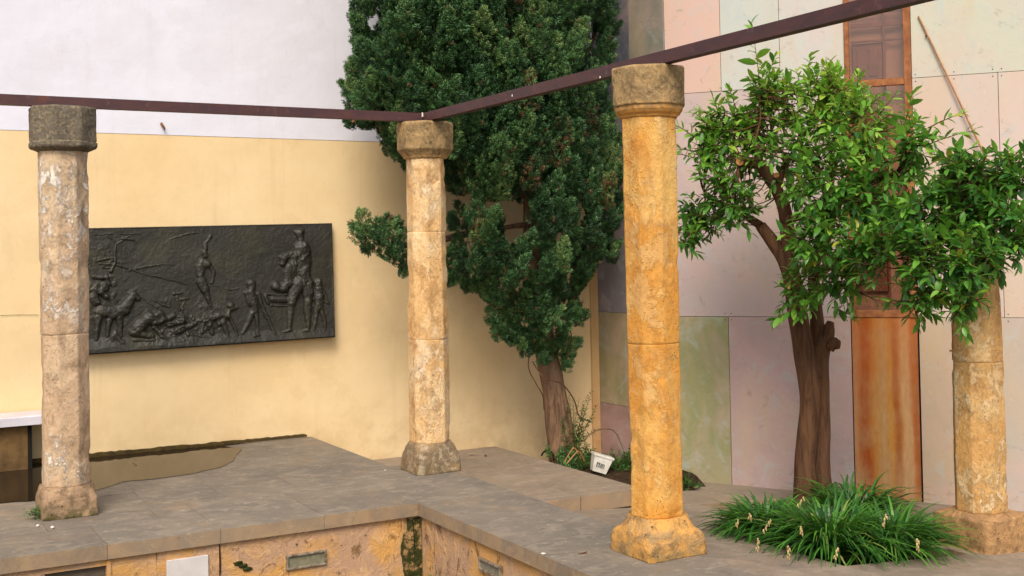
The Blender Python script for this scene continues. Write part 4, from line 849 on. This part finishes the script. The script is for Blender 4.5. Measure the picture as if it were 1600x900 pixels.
V, F = join(*[([pv_(a0, -.064-.001*0, c0), pv_(a0+w_, -.064, c0), pv_(a0+w_, -.062, c0+h_), pv_(a0, -.062, c0+h_)], [(0, 1, 2, 3)]) for a0, w_, c0, h_ in [(-.045, .008, -.03, .035), (-.045, .03, 0.003, .006), (-.025, .008, -.03, .03), (-.008, .007, -.03, .034), (.004, .006, -.03, .034), (.004, .02, -.001, .005), (.02, .006, -.03, .03)]])
V = [tuple(np.array(p)-e2*.004) for p in V]; part('marking', V, F, m_ink, pot)

# ================================================================== orange tree
ot = thing('orange_tree', 'leafy orange tree with twin fused brown trunk in front of the painted panels', 'tree', (2.97, -.88, ground_z(2.97, -.88)))
DT = 9.35
def od(x, y, D=DT): return atd(x, y, D)
V, F = tube([od(1262, 800), od(1258, 740), od(1262, 680), od(1266, 620), od(1258, 560), od(1248, 500), od(1238, 440), od(1226, 405), od(1205, 375), od(1188, 352)], [.125, .088, .082, .082, .084, .080, .073, .062, .052, .045], 26, 9, .10, 9); part('trunk', V, F, m_bark_o, ot, True)
V, F = tube([od(1290, 800, DT+.03), od(1284, 740, DT+.02), od(1285, 680, DT+.03), od(1283, 620, DT+.04), od(1283, 560, DT+.05), od(1293, 522, DT+.07), od(1298, 503, DT+.05)], [.09, .066, .064, .064, .062, .056, .03], 22, 8, .14, 11); part('trunk', V, F, m_bark_o, ot, True)
V, F = tube([od(1296, 545, DT), od(1305, 535, DT-.02), od(1309, 545, DT-.04)], [.04, .045, .02], 12, 4, .2, 18); part('burr', V, F, m_bark_o, ot, True)
LB = [([(1276, 590, .04), (1278, 530, .08), (1274, 470, .15), (1272, 420, .2), (1290, 360, .2), (1320, 300, .1)], .065, .03),
      ([(1238, 440, 0), (1232, 380, -.05), (1226, 330, -.1), (1210, 290, -.15), (1185, 258, -.2), (1158, 253, -.22)], .060, .042),
      ([(1216, 300, -.12), (1224, 265, -.08), (1248, 225, .1), (1268, 190, .25)], .030, .012),
      ([(1226, 345, -.1), (1270, 330, -.3), (1330, 300, -.5), (1400, 270, -.7)], .036, .018),
      ([(1272, 430, .15), (1340, 390, -.4), (1420, 380, -.9), (1500, 340, -1.3), (1560, 310, -1.4)], .042, .018),
      ([(1188, 352, 0), (1160, 335, .1), (1130, 320, .15), (1100, 300, .2)], .036, .012),
      ([(1290, 360, .2), (1300, 270, .2), (1290, 190, .2)], .03, .012), ([(1420, 380, -.9), (1450, 430, -1.1), (1480, 460, -1.3)], .02, .01), ([(1185, 258, -.2), (1180, 225, -.22), (1188, 185, -.2), (1186, 140, -.2)], .011, .006), ([(1330, 300, -.5), (1350, 220, -.5), (1345, 170, -.5)], .02, .01)]
skel = []
for pts, r0, r1 in LB:
    P = [od(x, y, DT+d) for x, y, d in pts]; skel += list(catmull(P, 5)); V, F = tube(P, np.linspace(r0, r1, len(P)), 14, 6, .12, 12); part('limb', V, F, m_bark_o, ot, True)
skel = np.array(skel)
for (x, y, d, r) in [(1157, 253, -.24, .030), (1214, 274, -.22, .022)]:
    c = od(x, y, DT+d); V, F = tube([c, c-_f*.03-_r*.012], [r, r*.98], 14, 1); part('cut_stub', V, F, m_cut, ot)
def leaf_template(k):
    st = [(0, .02, 0), (.2, .30, -.0), (.45, .40, -.02), (.7, .31, -.07), (.9, .13, -.14), (1., .0, -.19)]
    V = []; F = []; fold = .10+.05*k; cur = .6+.5*k
    for y, w_, z in st: V += [(w_*.5, y, z*cur+fold*w_), (0, y, z*cur), (-w_*.5, y, z*cur+fold*w_)]
    for i in range(5):
        b = i*3; F += [(b, b+3, b+4), (b, b+4, b+1), (b+1, b+4, b+5), (b+1, b+5, b+2)]
    return np.array(V), np.array(F)
LTs = [leaf_template(k) for k in (0, 1)]
blobs = [(1205, 135, 42, 34, 9.3, .8), (1130, 185, 42, 38, 9.4, .72), (1100, 235, 36, 42, 9.45, .55), (1105, 330, 42, 50, 9.4, .4), (1150, 215, 50, 50, 9.4, .65), (1150, 295, 54, 62, 9.2, .45), (1195, 185, 50, 55, 9.4, .7), (1262, 160, 66, 58, 9.2, .8), (1340, 190, 76, 66, 8.8, .72), (1300, 140, 40, 34, 9.0, .8), (1240, 250, 66, 66, 9.0, .55), (1300, 285, 72, 70, 8.7, .5),
         (1300, 370, 78, 60, 8.6, .42), (1380, 290, 66, 70, 8.5, .48), (1252, 448, 34, 44, 8.95, .55), (1330, 430, 50, 44, 8.7, .4), (1395, 385, 70, 64, 8.2, .38), (1455, 330, 64, 56, 8.0, .35), (1525, 300, 60, 58, 7.9, .33), (1570, 350, 48, 60, 7.7, .3), (1590, 270, 40, 46, 7.9, .34),
         (1470, 400, 66, 54, 7.8, .42), (1440, 455, 50, 34, 7.9, .5), (1530, 410, 50, 44, 7.6, .35), (1500, 465, 34, 26, 7.6, .4), (1425, 225, 30, 46, 8.4, .5), (1075, 365, 20, 30, 9.4, .5), (1500, 250, 40, 30, 8.0, .4)]
g = np.random.default_rng(21); LP, LD, LS, LT_, LR = [], [], [], [], []; tw = []
def twig(p0, d, L, nl, sz, tint):
    d = d/np.linalg.norm(d); pts = np.array([p0+d*L*k+np.array([0, 0, -.12*L*k*k]) for k in np.linspace(0, 1, 4)]); tw.append(tube(pts, [.005, .004, .003, .0015], 4, 1, cap=False))
    for i in range(nl):
        q = (i+.6)/nl; j = min(2, int(q*3)); p = pts[j]+(pts[j+1]-pts[j])*(q*3-j); th = i*2.4+g.normal(0, .3); u = np.cross(d, [.3, .1, 1]); u /= np.linalg.norm(u); v = np.cross(d, u)
        o_ = u*math.cos(th)+v*math.sin(th); dd = o_*(1.-.45*q)+d*(.35+.7*q)+np.array([0, 0, -.22])+g.normal(0, .12, 3)
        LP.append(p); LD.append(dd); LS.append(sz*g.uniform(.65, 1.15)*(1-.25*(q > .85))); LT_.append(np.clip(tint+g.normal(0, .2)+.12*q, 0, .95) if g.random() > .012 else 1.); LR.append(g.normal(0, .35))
for bx, by, rx, ry, D, tint in blobs:
    m = PXM(D); nt_ = int(rx*ry/84)+4
    for _ in range(nt_):
        v = g.normal(0, 1, 3); v /= np.linalg.norm(v); r = g.random()**.35
        px_, py_ = bx+v[0]*rx*r, by-v[1]*ry*r
        if v[2] < .2 and (((px_-1204)/24)**2+((py_-292)/44)**2 < 1) or ((px_-1200)/26)**2+((py_-395)/30)**2 < 1: continue
        c = atd(bx, by, D); p = c+_r*v[0]*rx*m*r+_u*v[1]*ry*m*r+_f*v[2]*rx*m*.95*r
        d = (_r*v[0]+_u*v[1]+_f*v[2])*r+np.array([0, 0, .35])+g.normal(0, .3, 3); L = g.uniform(.14, .26); d /= np.linalg.norm(d)
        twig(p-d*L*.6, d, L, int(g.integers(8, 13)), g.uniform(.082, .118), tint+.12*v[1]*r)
        if g.random() < .35:
            k = np.argmin(((skel-p)**2).sum(1)); q0 = skel[k]; q1 = p-d*L*.6; ll = np.linalg.norm(q1-q0)
            if ll < .45: mid = (q0+q1)/2+g.normal(0, .02, 3)-np.array([0, 0, .08*ll]); tw.append(tube([q0, mid, q1], [.006, .0045, .003], 5, 4, cap=False))
for bx, by, dx, dy, L, D, s in [(1187, 128, -.12, 1, .54, 9.1, .15), (1200, 160, -.2, 1, .3, 9.1, .12), (1262, 125, .1, 1, .22, 9.2, .10), (1340, 150, 0, 1, .2, 8.8, .10), (1290, 135, .4, 1, .2, 9.1, .10), (1415, 190, .2, 1, .25, 8.5, .11), (1440, 230, 1, .45, .42, 8.4, .12), (1450, 200, .9, .5, .3, 8.3, .10), (1085, 215, -.6, .5, .2, 9.4, .1), (1075, 350, -.6, -.2, .2, 9.4, .11), (1245, 480, -.6, -.3, .2, 8.9, .11), (1300, 480, .6, -.2, .2, 8.8, .1), (1490, 480, .3, -.6, .2, 7.6, .1), (1200, 120, .3, 1, .2, 9.2, .1), (1150, 170, -.3, 1, .2, 9.3, .1), (1575, 250, .6, .5, .22, 7.9, .1)]:
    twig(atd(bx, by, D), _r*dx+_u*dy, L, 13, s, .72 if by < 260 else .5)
LP, LD, LS, LT_, LR = map(np.array, (LP, LD, LS, LT_, LR))
V, F = join(*tw); part('twigs', V, F, m_bark_o, ot, kind='stuff')
Rm = rotmats(LD, LR); dist = ((LP-CAM)**2).sum(1); order = np.argsort(dist-rng.random(len(dist))*22); solo = order[:300]; rest = order[300:]
VV, FF, AA, off_ = [], [], [], 0
for k in (0, 1):
    s = rest[k::2]; V, F, A = scatter(LTs[k][0], LTs[k][1], LP[s], Rm[s], LS[s], LT_[s]); VV.append(V); FF.append(F+off_); AA.append(A); off_ += len(V)
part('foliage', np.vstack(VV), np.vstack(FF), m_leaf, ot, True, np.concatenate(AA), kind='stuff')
lm = [mesh('leaf', LTs[k][0], LTs[k][1], m_leaf, True, np.full(len(LTs[k][0]), t_)) for k in (0, 1) for t_ in (.3, .42, .54, .68, .82)]
otl = Vector(ot.location)
for i in solo:
    kk = int(np.clip(round((LT_[i]-.3)/.13), 0, 4)); o = bpy.data.objects.new('leaf', lm[(i % 2)*5+kk]); col.objects.link(o); o.parent = ot
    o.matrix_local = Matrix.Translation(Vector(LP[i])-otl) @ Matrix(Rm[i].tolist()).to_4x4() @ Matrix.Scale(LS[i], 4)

# ================================================================== strap-leaved clumps and small plants
def clump(label, x, y, z, n, rad, L0, L1, seed, flowers, group='strap-leaved clumps round the orange tree', nsolo=95, name='grass_clump', wdt=.0125):
    g = np.random.default_rng(seed); t = thing(name, label, 'plant', (x, y, z), group); bl = []
    for i in range(n):
        a = g.random()*2*math.pi; r = rad*math.sqrt(g.random()); root = np.array([x+r*math.cos(a)*.8, y+r*math.sin(a)*.8, z])
        a2 = a+g.normal(0, .5); hz = np.array([math.cos(a2), math.sin(a2), 0]); L = g.uniform(L0, L1); el = g.uniform(.6, 1.5); w0 = g.uniform(.75, 1.2)*wdt
        up = math.sin(el); ou = math.cos(el); droop = g.uniform(.35, 1.0)*L; side = np.array([-hz[1], hz[0], 0]); V = []
        for k in range(7):
            q = k/6; c = root+hz*(ou*L*q+.34*L*q*q)+np.array([0, 0, up*L*q-droop*q*q*q*(.75)]); c[2] = max(c[2], z+.004+.02*g.random())
            wk = w0*(1-q**2.2)*.98+.0006; V += [c-side*wk+np.array([0, 0, wk*.5]), c, c+side*wk+np.array([0, 0, wk*.5])]
        bl.append((np.array(V), np.clip(g.normal(.5, .27), 0, .93) if g.random() > .02 else 1.))
    Fb = []
    for k in range(6):
        b = k*3; Fb += [(b, b+1, b+4, b+3), (b+1, b+2, b+5, b+4)]
    Fb = np.array(Fb); order = sorted(range(n), key=lambda i: ((bl[i][0][9]-CAM)**2).sum()); s = set(order[::2][:nsolo])
    for i in s: part('blade', bl[i][0], Fb, m_blade_o, t, True)
    r = [i for i in range(n) if i not in s]; V = np.concatenate([bl[i][0] for i in r]); F = (Fb[None]+(np.arange(len(r))*21)[:, None, None]).reshape(-1, 4)
    part('blades', V, F, m_blade, t, True, np.repeat([bl[i][1] for i in r], 21), kind='stuff')
    for (fx, fy, D, ang) in flowers:
        p = atd(fx, fy, D+.12); d = np.array([math.sin(ang), -.2, math.cos(ang)]); 
        vf = []
        for k in range(int(g.integers(4, 9))):
            o_ = np.array([math.cos(k*2.4), math.sin(k*2.4), .3*math.sin(k)])*.008*g.uniform(.4, 1.5); q0 = p+d*(.012*(k-3))
            vf.append(tube([q0, q0+o_*.6-[0, 0, .006], q0+o_*1.2-[0, 0, .024]], [.004, .0065, .0015], 5, 3, .4, 60))
        part('withered_flower', *join(*vf), m_flower, t, True)
        b0 = p+d*.02; part('flower_stem', *tube([b0, (b0+np.array([x, y, z+.1]))/2+[0, 0, .04], np.array([x, y, z+.02])], [.003, .003, .004], 5, 4), m_fern, t)
def cl(px, py): 
    p = atz(px, py, -.45); z = ground_z(p[0], p[1])-.03; p = atz(px, py, z); return p[0], p[1], z
x, y, z = cl(1196, 842); clump('smaller clump of dark green strap leaves left of the orange trunk', x, y, z, 520, .14, .30, .46, 1, [(1153, 812, 7.35, .2), (1171, 802, 7.4, -.3), (1197, 822, 7.2, .6), (1184, 850, 7.1, 0)])
x, y, z = cl(1296, 866); clump('broad clump of green strap leaves directly before the orange trunk', x, y, z, 640, .19, .38, .57, 2, [(1252, 825, 7.0, -.3), (1232, 862, 7.0, -.1), (1307, 862, 6.8, .1), (1251, 783, 7.7, .7)])
x, y, z = cl(1388, 868); clump('clump of green strap leaves touching the block under the ochre column', x, y, z, 520, .17, .34, .52, 3, [(1434, 850, 6.9, -.3), (1382, 812, 7.3, .2)])
x, y, z = cl(1330, 815); clump('back clump of strap leaves between orange trunk and rust panel', x, y, z, 260, .20, .36, .56, 4, [])
# grass in the basin corner
clump('tuft of thin grass growing in the mossy basin corner', -.66, -1.02, -.56, 160, .10, .08, .2, 8, [], 'grass in the basin', 20, 'grass_tuft', .004)
clump('sparse grass tuft in the basin right of the mossy corner', -.60, -1.25, -.56, 120, .14, .10, .26, 9, [], 'grass in the basin', 20, 'grass_tuft', .004)
V, F = box(-9, -.53, -9, -.93, -1.0, -.56); o = part('basin_floor', V, F, m_soil); meta(o, kind='structure')
rp = [np.array([-.86+.17*math.cos(t), -1.14+.17*math.sin(t), -.462]) for t in np.linspace(0, 2*math.pi, 17)]
bt = thing('blue_tub', 'bright blue plastic tub rim just showing in the basin corner', 'tub', (-.86, -1.14, -.56)); part('rim', *tube(rp, [.009]*17, 8, 3), m_blue, bt, True)
V, F = loft(-.86, -1.14, [-.555, -.5, -.465], lambda z, th: .13+.035*(z+.555)/.09+0*th, .0, 5, 0, 32, cap=False); part('tub_wall', V, F, m_blue, bt, True)

# weed at the foot of the first column, pebbles, leaf litter
wd_ = fern; p = atz(55, 812, 0); 
def weed(label, p, n, size, seed):
    g = np.random.default_rng(seed); t = thing('weed', label, 'plant', tuple(p)); P = p+np.stack([g.normal(0, .025, n), g.normal(0, .02, n), g.random(n)*size], -1); D_ = g.normal(0, 1, (n, 3)); D_[:, 2] = np.abs(D_[:, 2])*.5+.1
    V, F, A = scatter(LT, LFT, P, rotmats(D_, g.normal(0, .6, n)), g.uniform(.02, .035, n), g.random(n)); part('leaves', V, F, m_fern, t, False, A, kind='stuff')
    part('stem', *tube([p, p+np.array([0, 0, size])], [.003, .001], 5, 2), m_fern, t)
weed('small green weed growing at the left foot of the pale column', np.array([p[0], p[1], .0]), 90, .07, 3)
def pebble(name, label, cat, p, r, mat, flat=.7, group=None):
    V, F = loft(p[0], p[1], np.linspace(-1, 1, 9)*r*flat+p[2]+r*flat, lambda z, th: r*math.sqrt(max(.03, 1-((z-p[2]-r*flat)/(r*flat))**2))+0*th, r*.12, 1/r*.5, p[0]*7, 12); o = part(name, V, F, mat, None, True); return meta(o, label, cat, group)
pebble('pebble', 'white pebble lying in front of the pale column base', 'pebble', atz(82, 826, 0), .012, m_pebble)
pebble('pebble', 'white pebble at the left corner of the pale column base by the weed', 'pebble', atz(59, 823, 0), .010, m_pebble)
pebble('stone_chip', 'white stone chip on the terrace edge left of the orange column', 'chip', atz(849, 866, 0), .014, m_pebble, .3)
pebble('stone_chip', 'tiny pale chip on the slabs left of the corner column', 'chip', atz(602, 735, 0), .008, m_pebble, .4)
for (x, y, zz0, lb) in [(214, 726, .006, 'dark dead leaf floating in the puddle'), (903, 865, .001, 'brown dead leaf on the terrace beside the orange column base'), (760, 713, -.269, 'brown dead leaf on the lower paving near the yellow wall'), (1015, 748, -.42, 'brown dead leaf on the path behind the orange column'), (733, 711, -.269, 'small dead leaf on the lower paving behind the corner column')]:
    p = atz(x, y, zz0+.003); V = LTs[0][0]*.06; c, s = math.cos(x), math.sin(x); V = np.stack([V[:, 0]*c-V[:, 1]*s, V[:, 0]*s+V[:, 1]*c, -V[:, 2]+.002], -1)+p; o = part('dead_leaf', V, LTs[0][1], m_litter, None, True); meta(o, lb, 'leaf')

gl = np.random.default_rng(77)
bits = []
for i in range(46):
    a_, b_ = gl.uniform(-3.4, .1), gl.uniform(-.95, 1.9)
    if a_ > -.2 and b_ > .2: continue
    r_ = gl.uniform(.003, .008); bits.append(([(a_+r_*math.cos(t)*gl.uniform(.6, 1.2), b_+r_*math.sin(t), .0016+r_*.3*(t > 3)) for t in (0, 1.3, 2.5, 3.8, 5)], [(0, 1, 2, 3, 4)]))
o = part('grit', *join(*bits), m_pebble, terrace, kind='stuff')
